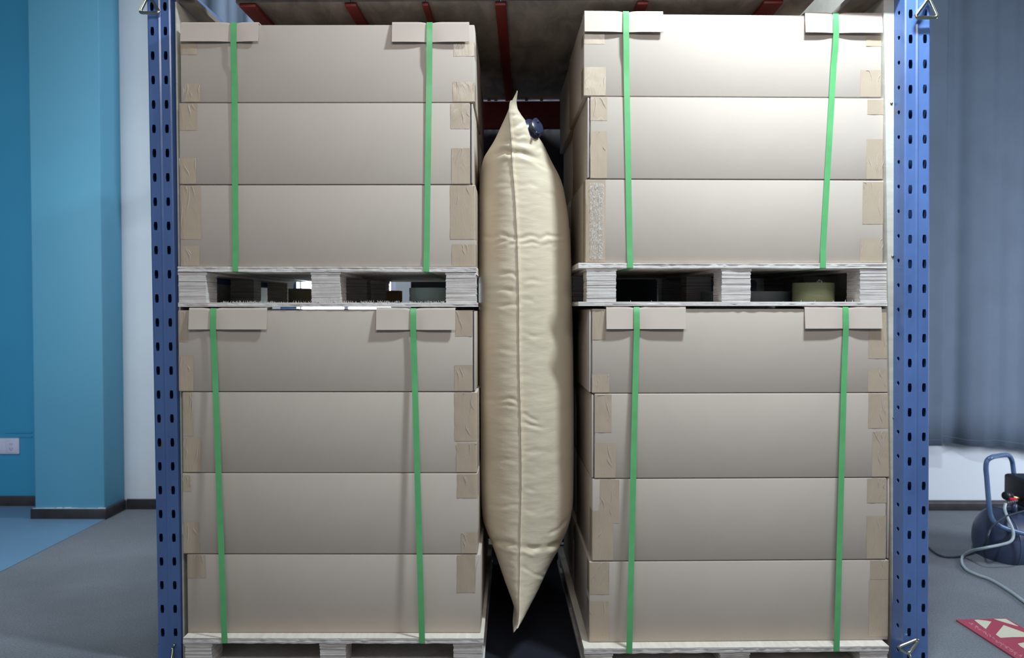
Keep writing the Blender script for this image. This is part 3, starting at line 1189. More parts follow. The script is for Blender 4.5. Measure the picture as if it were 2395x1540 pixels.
for key, fr, rows, where, zstart in (('A', FL, LEFT_UP, 'upper left stack of three', zA), ('B', FL, LEFT_LOW, 'lower left stack of four', zB_),
                                     ('C', FR, RIGHT_UP, 'upper right stack of three', zC), ('D', FR, RIGHT_LOW, 'lower right stack of four', zD_)):
    z = zstart
    lv = []
    for row in reversed(rows):
        l, r, tt, bb_, nm, tapes, flap = row
        ztop_ = fr.hit((l + r) / 2, tt, 0)[1]
        c, _, _ = carton(fr, 'front cardboard carton, %s in the %s' % (nm, where), l, r, tt, bb_, random.uniform(0, .002), tapes=tapes, flap=flap, zb=z, zt=ztop_)
        lv.append((l, r, tt, bb_, z, ztop_, nm))
        z = ztop_
    TOPZ[key] = z
    # second row behind
    for (l, r, tt, bb_, za, zt_, nm) in lv:
        k = (D + 0.50) / D
        dl, dr = random.uniform(-3, 3), random.uniform(-3, 2)
        s0 = fr.hit(l + 3 + dl, 700, 0)[0]
        s1 = fr.hit(r - 2 + dr, 700, 0)[0]
        t = thing('carton', 'rear cardboard carton directly behind the %s front one of the %s' % (nm, where), 'cardboard box',
                  fr.world((s0 + s1) / 2, 0.503, za), fr.a, 'taped cartons in the rear row')
        w_ = (s1 - s0) / 2
        MB().box(-w_, w_, 0, 0.495, 0.0006, zt_ - za - 0.0012).build('body', M['card'], t, bevel=0.0028)
        for sg in (-1, 1):
            b = MB()
            x = sg * w_
            b.box(min(x, x + sg * .0005), max(x, x + sg * .0005), 0.003, 0.05, (zt_ - za) * .6, (zt_ - za) * .9)
            b.build('tape', M['tape'], t)

# crinkled film over the tape on the lowest carton of the upper right stack
for (l, r, t_, b_, nm) in ((1380, 1413, 428, 606, 'C3'),):
    s0, za = FR.hit(l, b_, -0.003)
    s1, zb = FR.hit(r, t_, -0.003)
    nx, nz = 10, 40 if b_ - t_ > 100 else 16
    vs, fs = [], []
    for j in range(nz + 1):
        for i in range(nx + 1):
            x, z = lerp(s0, s1, i / nx), lerp(za, zb, j / nz)
            q = noise.noise(Vector((x * 180, z * 90, 3)))
            ex = 0.004 * noise.noise(Vector((z * 40, i * .3, 1)))
            vs.append((FR.world(x + ex, -0.003 - 0.0022 * abs(q) - 0.001, z)))
    for j in range(nz):
        for i in range(nx):
            a = j * (nx + 1) + i
            fs.append((a, a + 1, a + nx + 2, a + nx + 1))
    b = MB().add(vs, fs)
    o = b.build('clear_film', M['film'], smooth=True)
    tag(o, 'long crinkled strip of clear film on the lowest carton of the upper right stack', 'plastic film')


# ---- edge protectors
def protector(fr, label, l, r, t_, b_, ztop, strap_px, d0=0.0):
    s0, s1 = fr.hit(l, (t_ + b_) / 2, -0.006)[0], fr.hit(r, (t_ + b_) / 2, -0.006)[0]
    zb = fr.hit(l, b_, -0.006)[1]
    sp = fr.hit(strap_px, t_, -0.006)[0]
    ox = (s0 + s1) / 2
    t = thing('edge_protector', label, 'edge protector', fr.world(ox, 0, ztop), fr.a, 'board edge protectors under the straps')
    th = 0.0040
    n = 44
    hz = zb - ztop
    b = MB()
    vs, fs = [], []
    zt = 0.0048
    for i in range(n + 1):
        x = lerp(s0, s1, i / n) - ox
        dx = (x + ox - sp)
        dip = math.exp(-(dx / 0.018) ** 2)
        lift = 0.0022 * (1 - dip)
        fl_ = 0.0068 * (1 - 0.8 * math.exp(-(dx / 0.03) ** 2)) + 0.0018 * abs(i / n - .5)
        z1 = zt - 0.002 * dip + lift
        yo = -0.0012 - th
        # profile outer: back top, front top round, front bottom ; inner back
        prof = [(0.055, z1), (0.004, z1), (-.002, z1 - .0010), (yo + .0005, z1 - .004), (yo, z1 - .008), (yo - fl_ * .5, hz * .5), (yo - fl_, hz),
                (yo - fl_ + th, hz), (yo - fl_ * .5 + th, hz * .5), (yo + th, z1 - 0.008), (yo + th + .001, z1 - th), (0.055, z1 - th)]
        vs += [(x, y, z) for y, z in prof]
    m = 12
    for i in range(n):
        for k in range(m):
            fs.append((i * m + k, i * m + (k + 1) % m, (i + 1) * m + (k + 1) % m, (i + 1) * m + k))
    fs.append(tuple(range(m)))
    fs.append(tuple(n * m + k for k in range(m)))
    b.add(vs, fs)
    b.build('board', M['protector'], t, smooth='auto')
    return t


protector(FL, 'board edge protector on the top left corner of the upper left stack', 423, 604, 52, 98, TOPZ['A'], 545)
protector(FL, 'board edge protector on the top right corner of the upper left stack', 917, 1097, 52, 99, TOPZ['A'], 1004)
protector(FL, 'board edge protector on the top left corner of the lower left stack', 442, 624, 722, 771, TOPZ['B'], 497)
protector(FL, 'board edge protector on the top right corner of the lower left stack', 880, 1065, 722, 772, TOPZ['B'], 966)
protector(FR, 'brightly lit edge protector on the top left corner of the upper right stack', 1367, 1551, 28, 75, TOPZ['C'], 1465)
protector(FR, 'edge protector on the top right corner of the upper right stack', 1883, 2063, 30, 77, TOPZ['C'], 1957)
protector(FR, 'edge protector on the top left corner of the lower right stack', 1418, 1604, 720, 770, TOPZ['D'], 1489)
protector(FR, 'edge protector on the top right corner of the lower right stack', 1882, 2062, 720, 769, TOPZ['D'], 1980)


# ---- straps
def strap(fr, label, ptop, pmid, pbot, ztop, zdeck_top, deck_front, hasprot_z, w=0.0180, depth=1.02):
    """loop: up the front, over the top, down the back, under the top deck of the pallet"""
    so = -0.0140
    sb = deck_front - 0.0022
    zu = zdeck_top - 0.0275 if False else zdeck_top - 0.0172
    a = fr.hit(ptop[0], ptop[1], so)[0]
    c = fr.hit(pbot[0], pbot[1], sb)[0]
    zt = ztop + 0.0058
    path = []  # (s, d, z)
    path += [(c, 0.55, zu), (c, 0.12, zu), (c, deck_front + .004, zu), (c, sb, zu + .002), (c, sb, zdeck_top - .002)]
    n = 16
    for i in range(1, n + 1):
        f = i / n
        z = lerp(zdeck_top, ztop - 0.065, f)
        dd_ = lerp(-0.0012, -0.004, min(1, f * 1.15)) if deck_front > -.02 else lerp(sb, -0.006, f)
        if f > .93:
            dd_ = so + .004
        path.append((lerp(c, a, f), dd_ - .001, z))
    path += [(a, so + .002, ztop - .058), (a, -0.0092, ztop - .02), (a, -.0078, ztop - .002), (a, -.0050, zt - .0012), (a, .002, zt - .0002),
             (a, .05, zt), (a, .06, ztop + .001), (a, depth - .02, ztop + .001), (a, depth, ztop - .005), (c, depth + .05, zdeck_top - .01), (c, depth + .05, zu), (c, .55, zu)]
    base = fr.world(c, 0, zu)
    t = thing('strap_band', label, 'strap', base, fr.a, 'green straps around the stacks')
    pts = [Vector((s_ - c, d_, z_ - zu)) for (s_, d_, z_) in path]
    th = 0.0008
    vs, fs = [], []
    m = len(pts)
    for i, p in enumerate(pts):
        tn = (pts[min(i + 1, m - 1)] - pts[max(i - 1, 0)])
        tn = Vector((0, tn.y, tn.z)).normalized()
        nr = Vector((0, -tn.z, tn.y))   # left of travel: outwards in front
        for sx, o_ in ((-1, 0), (1, 0), (1, 1), (-1, 1)):
            vs.append(p + Vector((sx * w / 2, 0, 0)) + nr * (-th * o_))
    for i in range(m - 1):
        for k in range(4):
            fs.append((i * 4 + k, i * 4 + (k + 1) % 4, i * 4 + 4 + (k + 1) % 4, i * 4 + 4 + k))
    MB().add(vs, fs).build('band', M['strap'], t, smooth='auto')
    return t


for (fr, ps, bp, zt, zd, dfr, lab) in (
        (FL, (545, 60), (550, 632), TOPZ['A'], zA, -0.004, 'green strap, left one around the upper left stack'),
        (FL, (1004, 60), (997, 632), TOPZ['A'], zA, -0.004, 'green strap, right one around the upper left stack'),
        (FL, (497, 730), (525, 1490), TOPZ['B'], zB_, -0.04, 'green strap, left one around the lower left stack'),
        (FL, (966, 730), (987, 1490), TOPZ['B'], zB_, -0.04, 'green strap, right one around the lower left stack'),
        (FR, (1465, 40), (1474, 622), TOPZ['C'], zC, -0.006, 'green strap, left one around the upper right stack'),
        (FR, (1957, 40), (1925, 622), TOPZ['C'], zC, -0.006, 'green strap, slanting right one around the upper right stack'),
        (FR, (1490, 730), (1472, 1510), TOPZ['D'], zD_, -0.045, 'green strap, left one around the lower right stack'),
        (FR, (1980, 730), (1957, 1508), TOPZ['D'], zD_, -0.045, 'green strap, right one around the lower right stack')):
    strap(fr, lab, ps, None, bp, zt, zd, dfr, 0)


# ---- rolls lying inside the mid pallets
def roll(label, px, Yd, z, r, h, mat, ri=None, fr=FR, name='tape_roll', cat='tape roll'):
    s_, _ = fr.hit(px, 690, Yd)
    t = thing(name, label, cat, fr.world(s_, Yd, z), fr.a)
    ri = ri or r * 0.6
    MB().lathe([(ri + .003, 0), (r - .0008, 0), (r, .0012), (r, h - .0012), (r - .0008, h), (ri + .003, h)], 56, mi=0, closed=True).build('winding', mat, t, smooth='auto')
    MB().lathe([(ri, 0.0), (ri + .0029, 0.0), (ri + .0029, h + .001), (ri, h + .001)], 40, closed=True).build('core', M['core'], t, smooth='auto')
    return t


bd = 0.0134
tr = roll('olive clear tape roll lying inside the upper right pallet', 1902, 0.19, zC0 + bd, 0.067, 0.0625, M['tapeside'])
b = MB()
vs, fs = [], []
for i in range(9):
    a = -1.9 + i * 0.06
    for j in range(2):
        vs.append((0.0674 * math.cos(a), 0.0674 * math.sin(a) - .001 * j, 0.063 + .012 * j * math.sin(i / 8 * PI) - .003))
for i in range(8):
    fs.append((2 * i, 2 * i + 2, 2 * i + 3, 2 * i + 1))
MB().add(vs, fs).build('loose_end', M['film'], tr)
roll('wide flat grey roll behind the tape roll in the upper right pallet', 1745, 0.36, zC0 + bd, 0.155, 0.036, M['greyroll'], fr=FR, name='flat_roll', cat='roll')
roll('teal-grey roll inside the right bay of the upper left pallet', 1003, 0.27, zA0 + bd, 0.066, 0.050, M['tealroll'], fr=FL)
roll('cream paper roll at the back of the upper left pallet', 706, 0.78, zA0 + bd, 0.052, 0.058, M['creamroll'], fr=FL, name='paper_roll', cat='roll')
roll('tan roll added for a lit rear block of the upper left pallet', 922, 0.80, zA0 + bd, 0.032, 0.050, M['core'], fr=FL, name='block_stand_in', cat='roll')  # added roll, stands in for a rear block catching light

# ------------------------------------------------------------------ dunnage bag
SILL = [(212, 1208.5), (220, 1205), (230, 1200), (241, 1193), (262, 1182), (285, 1169), (310, 1156), (335, 1140), (350, 1131), (380, 1124), (430, 1120.5), (520, 1119), (700, 1118), (900, 1119),
        (1060, 1121), (1180, 1124), (1245, 1129), (1275, 1138), (1310, 1152), (1380, 1178), (1440, 1203), (1462, 1205), (1470, 1203), (1481, 1200)]
SILR = [(212, 1210.5), (225, 1208), (240, 1210), (248, 1213), (262, 1224), (285, 1244), (318, 1271), (350, 1287), (400, 1312), (440, 1322), (520, 1333), (640, 1338), (800, 1341), (1000, 1343),
        (1180, 1342), (1220, 1340), (1265, 1330), (1300, 1315), (1350, 1287), (1400, 1261), (1440, 1236), (1458, 1224), (1470, 1214), (1481, 1203)]
SEAM = [(212, 1209.5), (228, 1201.5), (242, 1194.5), (262, 1192.5), (290, 1195), (330, 1198), (390, 1201), (450, 1206), (520, 1210), (560, 1212), (620, 1214), (700, 1216), (760, 1216),
        (860, 1217), (950, 1219), (1040, 1221), (1150, 1221.5), (1250, 1219), (1330, 1218), (1400, 1216.5), (1440, 1216), (1455, 1214), (1468, 1210), (1481, 1201)]
# creases: px polyline, amplitude (m, inward), half-width px
CREASES = [
    ([(1127, 1252), (1145, 1270), (1165, 1268), (1190, 1272), (1217, 1278)], .0075, 7),
    ([(1217, 1279), (1250, 1284), (1285, 1280), (1312, 1272), (1337, 1238)], .0085, 7),
    ([(1160, 1268), (1180, 1282), (1214, 1290)], .003, 4),
    ([(1282, 1250), (1305, 1240), (1330, 1212)], .003, 4),
    ([(1222, 1326), (1248, 1344), (1278, 1352)], .0028, 4),
    ([(1220, 1284), (1252, 1296)], .0022, 3.5),
    ([(1175, 1325), (1205, 1331)], .0015, 4),
    # middle folds
    ([(1124, 550), (1150, 557), (1172, 550)], .0036, 5),
    ([(1170, 545), (1190, 556), (1213, 557)], .0042, 5),
    ([(1150, 575), (1168, 566), (1190, 563)], .0034, 4),
    ([(1192, 573), (1212, 567)], .0026, 4),
    ([(1213, 560), (1240, 552), (1262, 556)], .0044, 5),
    ([(1255, 562), (1280, 551), (1318, 555)], .0036, 5),
    ([(1218, 572), (1245, 566), (1262, 571)], .0022, 4),
    ([(1270, 575), (1298, 568), (1322, 567)], .0024, 4),
    ([(1290, 578), (1328, 572)], .002, 4),
    # top folds
    ([(1133, 344), (1155, 333), (1190, 330), (1230, 335), (1262, 341)], .0055, 7),
    ([(1150, 366), (1180, 354), (1200, 357), (1225, 360), (1270, 376), (1298, 396)], .0090, 7),
    ([(1196, 300), (1213, 292), (1226, 283)], .0045, 5),
    ([(1196, 272), (1210, 268), (1222, 272)], .0030, 4),
    ([(1205, 322), (1225, 315), (1236, 318)], .0030, 5),
    ([(1252, 352), (1268, 345), (1285, 360)], .0035, 5),
    ([(1250, 380), (1272, 392), (1300, 402)], .0025, 4),
    ([(1210, 435), (1240, 430), (1262, 436)], .0016, 6),
    ([(1250, 455), (1285, 452), (1310, 460)], .0016, 6),
    ([(1150, 430), (1190, 426)], .0015, 5),
    # light ones beside the seam
    ([(1160, 640), (1195, 640), (1214, 648)], .0022, 5),
    ([(1135, 680), (1170, 676), (1205, 684)], .0038, 6),
    ([(1140, 712), (1175, 716), (1212, 712)], .0028, 5),
    ([(1218, 660), (1245, 655), (1280, 662)], .0016, 5),
    ([(1218, 700), (1250, 704)], .0015, 5),
    ([(1128, 936), (1160, 938), (1190, 932), (1217, 941)], .0034, 5),
    ([(1150, 950), (1185, 946), (1210, 952)], .0020, 4),
    ([(1222, 965), (1240, 978), (1260, 987)], .0024, 4),
    ([(1221, 988), (1245, 996), (1275, 1003)], .0022, 4),
    ([(1221, 780), (1250, 788), (1280, 783)], .0014, 5),
    ([(1135, 820), (1170, 816), (1212, 824)], .0014, 6),
    ([(1222, 1060), (1255, 1054), (1290, 1060)], .0014, 6),
    ([(1223, 1140), (1250, 1148)], .0014, 5),
    ([(1140, 1080), (1180, 1074), (1214, 1080)], .0014, 6),
    ([(1132, 1180), (1170, 1186), (1212, 1180)], .0016, 6),
    ([(1224, 1195), (1260, 1200), (1300, 1192)], .0016, 6),
]


def crease_disp(px, py):
    d = 0.0
    for pl, amp, hw in CREASES:
        ys = [p[1] for p in pl]
        xs = [p[0] for p in pl]
        if py < min(ys) - 4 * hw or py > max(ys) + 4 * hw or px < min(xs) - 3 * hw or px > max(xs) + 3 * hw:
            continue
        best, bs, bt, sg = 1e9, 0, 0, 1
        L = len(pl) - 1
        for i in range(L):
            ax, ay = pl[i]
            bx, by = pl[i + 1]
            vx, vy = bx - ax, by - ay
            t = max(0, min(1, ((px - ax) * vx + (py - ay) * vy) / (vx * vx + vy * vy)))
            qx, qy = ax + vx * t, ay + vy * t
            dist = math.hypot(px - qx, py - qy)
            if dist < best:
                best = dist
                sg = 1 if py > qy else -1
                bt = (i + t) / L
        fade = min(1, bt * 5 + .25) * min(1, (1 - bt) * 5 + .15)
        best += 1.6 * noise.noise(Vector((px * 0.05, py * 0.09, amp * 900)))
        fade *= 0.62 + 0.75 * noise.noise(Vector((px * 0.035, amp * 700, 2.0)))
        x = best / hw * sg
        # sharp valley, soft ridge just below it
        d += fade * amp * (-math.exp(-x * x * 1.2) + 0.50 * math.exp(-((x - 1.7) / 1.1) ** 2) + 0.15 * math.exp(-((x + 2.0) / 1.3) ** 2))
    return d


NV, NF, NS = 420, 64, 5
ZT = at(1209, 212, 0.0).z
ZB = at(1202, 1481, 0.0).z
bag = thing('dunnage_bag', 'inflated cream kraft dunnage bag wedged upright between the two carton stacks', 'air bag', (0.1, 0.05, ZB))
org = Vector((0.1, 0.05, ZB))
LEN = 0.95
vs, fs = [], []
seam_pts = []
rowlen = None
for j in range(NV + 1):
    f = j / NV
    py = 212 + (1481 - 212) * f
    xl_, xr_, xs_ = interp(SILL, py), interp(SILR, py), interp(SEAM, py)
    e = min(1.0, min((py - 212) / 190.0, (1481 - py) / 230.0))
    e = max(e, 0)
    bulge = math.sin(e * PI / 2) ** 0.9
    ys = 0.005 + 0.045 * bulge
    rf = 0.03 + 0.165 * bulge                       # depth over which the front rounds
    Yw = ys + rf
    S = at(xs_, py, ys)
    Lp, Rp = at(xl_, py, ys + rf * 0.86), at(xr_, py, ys + rf * 0.86)
    z = S.z
    rear = ys + max(2 * rf + 0.01, LEN * (0.12 + 0.88 * bulge))
    row = []
    cx = (Lp.x + Rp.x) / 2
    # right half front
    for k in range(NF + 1):
        a = k / NF * PI / 2
        ex = 1.0
        x = S.x + (Rp.x - S.x) * (math.sin(a) ** 0.92 if a > 0 else 0)
        y = ys + rf * (1 - math.cos(a))
        row.append((x, y, 1))
    for k in range(1, NS):
        row.append((lerp(Rp.x, Rp.x, k / NS), lerp(Yw, rear - rf, k / NS), 0))
    for k in range(13):
        a = PI / 2 - k / 12 * PI / 2
        row.append((cx + (Rp.x - cx) * math.sin(a), rear - rf + rf * math.cos(a), 0))
    for k in range(1, 13):
        a = k / 12 * PI / 2
        row.append((cx + (Lp.x - cx) * math.sin(a), rear - rf + rf * math.cos(a), 0))
    for k in range(1, NS):
        row.append((Lp.x, lerp(rear - rf, Yw, k / NS), 0))
    for k in range(NF):
        a = PI / 2 - k / NF * PI / 2
        x = S.x + (Lp.x - S.x) * (math.sin(a) ** 0.92 if a > 0 else 0)
        y = ys + rf * (1 - math.cos(a))
        row.append((x, y, 1))
    rowlen = len(row)
    lw = 1112 if py < 917 else (1117 if py < 1297 else 1128)
    for (x, y, fr_) in row:
        x = max(x, (lw - 1155) / 2000 * D + 0.0235 * y + 0.0015)
        x = min(x, 0.2580 if 610 < py < 722 else 0.2735)
        p = Vector((x, y, z))
        if fr_:
            px_, py_ = project(p)
            dsp = crease_disp(px_, py_)
            # quilting pull beside the seam
            ds = abs(px_ - xs_)
            dsp += 0.0011 * noise.noise(Vector((x * 14, 0.3, z * 34))) * min(1, bulge * 2)
            dsp += 0.0010 * noise.noise(Vector((x * 30, 4.3, z * 90))) * math.exp(-ds / 60)
            ang = Vector(((x - cx) * 1.4, y - ys - rf, 0)).normalized()
            edge = max(0.0, 1 - abs(x - cx) / (max(1e-4, (Rp.x - Lp.x) / 2)))
            wgt = min(1, 4 * edge) * min(1, (Rp.x - Lp.x) / 0.05)
            p = p + ang * dsp * wgt
        vs.append(p - org)
    if 236 <= py <= 1470:
        seam_pts.append((Vector(vs[j * rowlen]), py))
for j in range(NV):
    for k in range(rowlen):
        l = (k + 1) % rowlen
        fs.append((j * rowlen + k, j * rowlen + l, (j + 1) * rowlen + l, (j + 1) * rowlen + k))
fs.append(tuple(range(rowlen)))
fs.append(tuple(NV * rowlen + k for k in range(rowlen)))
MB().add(vs, fs).build('bag_body', M['bag'], bag, smooth=True)
# folded seam along the front edge
sv, sf = [], []
for i, (p, py) in enumerate(seam_pts):
    wob = 0.0009 * noise.noise(Vector((0, 0, py * .06)))
    s0, s1, hh = -0.0030 + wob, 0.0026 + wob, 0.0065
    sv += [p + Vector((s0, 0.003, 0)), p + Vector((s0 + .0002, -hh, 0)), p + Vector((s1 - .0006, -hh - .0004, 0)), p + Vector((s1, 0.003, 0))]
    if i:
        a = (i - 1) * 4
        for k in range(3):
            sf.append((a + k, a + k + 1, a + k + 5, a + k + 4))
MB().add(sv, sf).build('seam', M['seam'], bag, smooth='auto')
# inflation valve
vc = at(1246, 301, 0.085) - org
ax = Vector((0.62, -0.70, 0.34)).normalized()
up = (Vector((0.30, 0, 1)) - ax * Vector((0.30, 0, 1)).dot(ax)).normalized()
side = ax.cross(up)
vb = MB().lathe([(0.0, 0.0), (0.033, 0.0), (0.034, 0.004), (0.029, 0.007), (0.022, 0.010), (0.021, 0.020), (0.0, 0.020)], 40, ax, vc - ax * 0.004)
val = vb.build('valve', M['valve'], bag, smooth='auto')
MB().lathe([(0.0, 0.0), (0.0225, 0.0), (0.0235, 0.002), (0.0235, 0.006), (0.020, 0.008), (0.0, 0.0085)], 40, ax, vc + ax * 0.017 - up * 0.003).build('cap', M['valve'], val, smooth='auto')
MB().lathe([(0.0, 0.0), (0.0115, 0.0), (0.0125, 0.003), (0.011, 0.007), (0.0, 0.009)], 24, ax, vc + ax * 0.010 + up * 0.021 - side * 0.004).build('plug', M['valve'], val, smooth='auto')
MB().tube([vc + ax * .016 + up * .018, vc + ax * .024 + up * .015, vc + ax * .025 + up * .008], 0.0045, 8).build('tether', M['valve'], val, smooth=True)
MB().tube([vc + ax * .020 - up * .022 + side * .004, vc + ax * .021 - up * .030 + side * .006, vc + ax * .018 - up * .036 + side * .007], 0.0050, 8).build('pull_tab', M['valve'], val, smooth=True)

# ------------------------------------------------------------------ air compressor, right
CY = 1.12
cc = at(2395, 1268, CY)
tk_r = (at(2340, 1190, CY).z - at(2340, 1343, CY).z) / 2
cz = at(2340, 1266, CY).z
cx0 = at(2297, 1266, CY).x
comp = thing('air_compressor', 'dark blue air compressor with loop handle at far right by the wall', 'compressor', (cx0 + .2, CY, 0), -0.0)
co = Vector((cx0 + .2, CY, 0))
axd = Vector((1, 0.10, 0)).normalized()
prof = [(0.0, 0.0)] + [(tk_r * math.sin(a * PI / 24), 0.075 * (1 - math.cos(a * PI / 24))) for a in range(1, 13)] + [(tk_r, 0.50)] + \
       [(tk_r * math.cos(a * PI / 24), 0.50 + 0.075 * math.sin(a * PI / 24)) for a in range(1, 13)]
tank = MB().lathe(prof, 56, axd, Vector((cx0, CY, cz)) - co).build('tank', M['tank'], comp, smooth='auto')
MB().lathe([(tk_r + .0005, 0.074), (tk_r + .0022, 0.075), (tk_r + .0022, 0.080), (tk_r + .0005, 0.081)], 56, axd, Vector((cx0, CY, cz)) - co).build('weld_ring', M['tank'], tank, smooth='auto')


def P(px, py, Y=CY):
    return at(px, py, Y) - co


def smooth_path(pts, n=8, closed=False):
    out = []
    pts = [Vector(p) for p in pts]
    m = len(pts)
    for i in range(m - 1):
        p0 = pts[max(i - 1, 0)]
        p1, p2 = pts[i], pts[i + 1]
        p3 = pts[min(i + 2, m - 1)]
        for k in range(n):
            t = k / n
            out.append(0.5 * ((2 * p1) + (-p0 + p2) * t + (2 * p0 - 5 * p1 + 4 * p2 - p3) * t * t + (-p0 + 3 * p1 - 3 * p2 + p3) * t ** 3))
    out.append(pts[-1])
    return out


yf = CY - tk_r * 0.95
hp = [P(2400, 1250, yf - .01), P(2376, 1244, yf - .01), P(2345, 1234, yf - .01), P(2326, 1222, yf - .005), P(2317, 1206, yf), P(2313, 1180, yf), P(2308, 1120, yf + .01), P(2306, 1094, yf + .01), P(2309, 1078, yf + .01), P(2320, 1070, yf + .02),
      P(2335, 1067, CY), P(2350, 1065, CY + .05), P(2360, 1067, CY + .08), P(2366, 1076, CY + .09), P(2369, 1090, CY + .1), P(2373, 1130, CY + .1), P(2374, 1172, CY + .1), P(2376, 1205, CY + .1)]
MB().tube(smooth_path(hp, 6), 0.0105, 14).build('handle', M['handle'], comp, smooth=True)
# motor / pump housing on the tank
mz0 = cz + tk_r - 0.005
q0, q1 = P(2374, 1178), P(2374, 1116)
MB().box(q0.x, q0.x + 0.30, -0.09, 0.09, mz0 + .02, q1.z).build('motor_housing', M['black'], comp, bevel=0.012)
MB().box(q0.x + .02, q0.x + 0.26, -0.07, 0.07, mz0 - .01, mz0 + .022).build('saddle', M['tank'], comp, bevel=0.003)
rg = P(2353, 1160, CY - .11)
MB().lathe([(0, 0), (.014, 0), (.0175, .003), (.0175, .022), (.014, .026), (.014, .040), (0, .040)], 28, Vector((1, .45, -.1)), rg + Vector((-.006, 0, 0))).build('regulator_knob', M['black'], comp, smooth='auto')
MB().tube([P(2362, 1163, CY - .09), P(2380, 1166, CY - .06), P(2398, 1170, CY - .04)], 0.009, 12).build('manifold', M['brass'], comp, smooth=True)
MB().tube([P(2372, 1180, CY - .08), P(2372, 1200, CY - .07)], 0.012, 12).build('elbow', M['tank'], comp, smooth=True)
MB().box(*(lambda a, b: (min(a.x, b.x), max(a.x, b.x), a.y - .006, a.y + .006, min(a.z, b.z), max(a.z, b.z)))(P(2361, 1171, CY - .125), P(2377, 1165, CY - .125))).build('valve_lever', M['redlever'], comp, bevel=0.002)
b = MB()
for i in range(4):
    c_ = P(2355 + i * 5.0, 1177 - i * 1.2, CY - .125)
    b.lathe([(.0055, 0), (.0085, .002), (.0085, .006), (.0055, .008)], 12, Vector((1, 0, .15)), c_)
b.tube([P(2353, 1178, CY - .125), P(2379, 1171, CY - .125)], .006, 10)
b.build('coupling', M['steel'], comp, smooth='auto')
for (dx) in (0.10, 0.42):
    MB().box(cx0 + dx - co.x, cx0 + dx + .06 - co.x, -0.07, 0.07, 0.0, cz - tk_r + 0.02).build('foot', M['black'], comp, bevel=0.006)
# hose and cable
hz = [at(2352, 1178, CY - .125), at(2350, 1192, CY - .14), at(2357, 1212, CY - .17), at(2368, 1238, CY - .19), at(2370, 1256, CY - .20), at(2362, 1268, CY - .21)]
h2 = [at(2340, 1275, CY - .21), at(2300, 1283, CY - .19), at(2270, 1290, CY - .07), at_z(2252, 1302, 0.009), at_z(2250, 1318, 0.008), at_z(2262, 1334, 0.008), at_z(2285, 1345, 0.008),
      at_z(2315, 1356, 0.008), at_z(2350, 1376, 0.008), at_z(2395, 1408, 0.008), at_z(2470, 1470, 0.008)]
b = MB().tube(smooth_path(hz + h2, 8), 0.0062, 10)
tag(b.build('air_hose', M['hose'], smooth=True), 'pale clear air hose looping from the compressor across the floor', 'hose')
cb = [at(2410, 1192, CY - .16), at(2372, 1202, CY - .165), at(2350, 1210, CY - .17), at(2330, 1224, CY - .175), at(2316, 1240, CY - .17), at(2308, 1262, CY - .17), at_z(2296, 1282, 0.03), at_z(2270, 1296, 0.007),
      at_z(2240, 1303, 0.0065), at_z(2205, 1302, 0.0065), at_z(2182, 1290, 0.0065), at_z(2160, 1270, 0.0065), at_z(2120, 1255, 0.0065)]
b = MB().tube(smooth_path(cb, 8), 0.0042, 8)
tag(b.build('power_cable', M['cable'], smooth=True), 'thin dark power cable from the compressor towards the right post', 'cable')

# ------------------------------------------------------------------ red printed board on the floor, bottom right
th = 0.006


def G(px, py, z=th):
    return at_z(px, py, z)


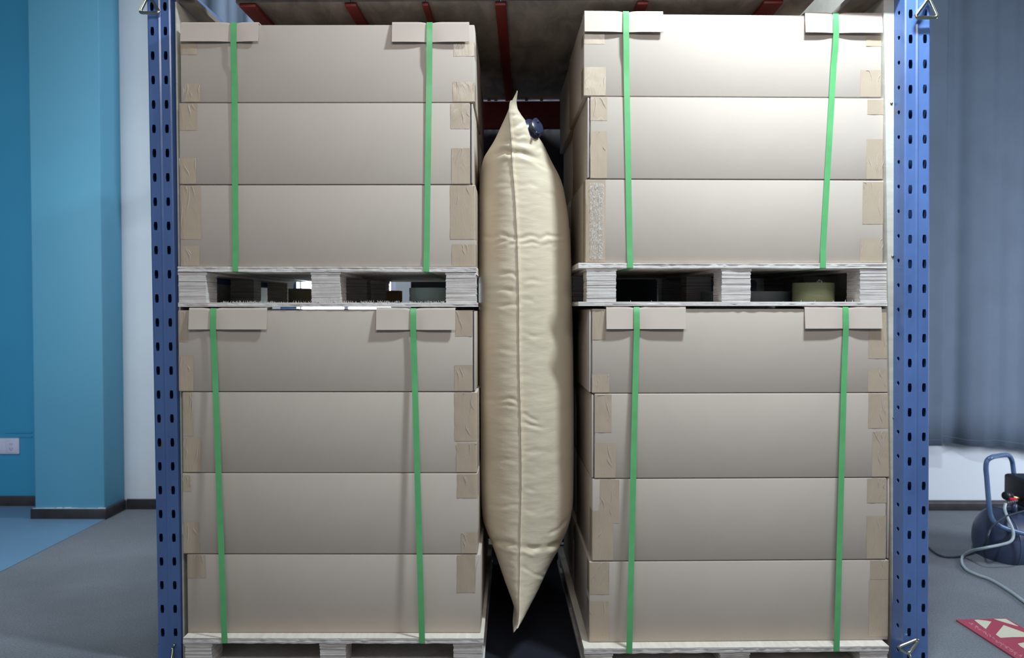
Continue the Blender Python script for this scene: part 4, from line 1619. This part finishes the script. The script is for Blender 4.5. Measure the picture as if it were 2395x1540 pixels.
A0, A1, A2 = G(2236, 1450), G(2390, 1548), G(2354, 1447)
ex = (A1 - A0).normalized()
ey = Vector((-ex.y, ex.x, 0))
if (A2 - A0).dot(ey) < 0:
    ey = -ey
out = [(2236, 1450), (2354, 1447), (2395, 1470), (2470, 1510), (2560, 1575), (2470, 1640), (2400, 1556)]
board = thing('printed_board', 'red board with cream characters lying on the carpet at bottom right', 'sign board', (A0.x, A0.y, 0))
bo = Vector((A0.x, A0.y, 0))


def slab(pts, z0, z1):
    v0 = [Vector((p.x, p.y, z0)) - bo for p in pts]
    v1 = [Vector((p.x, p.y, z1)) - bo for p in pts]
    n = len(pts)
    return MB().add(v0 + v1, [tuple(range(n))[::-1], tuple(range(n, 2 * n))] + [(i, (i + 1) % n, n + (i + 1) % n, n + i) for i in range(n)])


def ZP(x, y):  # pixel in the zoomed crop -> photo pixel
    return G(2200 + x / 12.282, 1420 + y / 12.282)


slab([G(*p) for p in out], 0.001, th).build('board', [M['redprint']], board)
glyphs = [[(965, 385), (1060, 372), (1290, 400), (1460, 430), (1300, 640), (1240, 600)],
          [(1530, 350), (1880, 350), (2230, 560), (2200, 560), (1700, 410)],
          [(1810, 530), (2395, 740), (2600, 850), (2395, 870), (2050, 875), (1720, 895), (1585, 800)],
          [(2215, 1060), (2395, 1030), (2700, 1010), (2900, 1300), (2500, 1260), (2280, 1130)]]
b = MB()
for g_ in glyphs:
    s_ = slab([ZP(*p) for p in g_], th, th + 0.0004)
    b.add(s_.v, s_.f)
b.build('large_character', M['creamprint'], board)
b = MB()
random.seed(11)
row = [(880, 490), (1030, 590), (1140, 665), (1250, 740), (1375, 820), (1490, 905), (1640, 1000), (1770, 1080), (1900, 1165), (2030, 1250), (2160, 1335), (2290, 1420)]
for (cx_, cy_) in row:
    for k in range(6):
        ox_, oy_ = random.uniform(-45, 45), random.uniform(-28, 28)
        if k % 2:
            l1, l2, w1, w2 = 34, 22, 5, -6
        else:
            l1, l2, w1, w2 = -12, 24, 9, 4
        q = [(cx_ + ox_ - l1, cy_ + oy_ - l2), (cx_ + ox_ - l1 + w1, cy_ + oy_ - l2 + w2), (cx_ + ox_ + l1 + w1, cy_ + oy_ + l2 + w2), (cx_ + ox_ + l1, cy_ + oy_ + l2)]
        s_ = slab([ZP(*p) for p in q], th, th + 0.0003)
        b.add(s_.v, s_.f)
b.build('small_characters', M['pinkprint'], board)
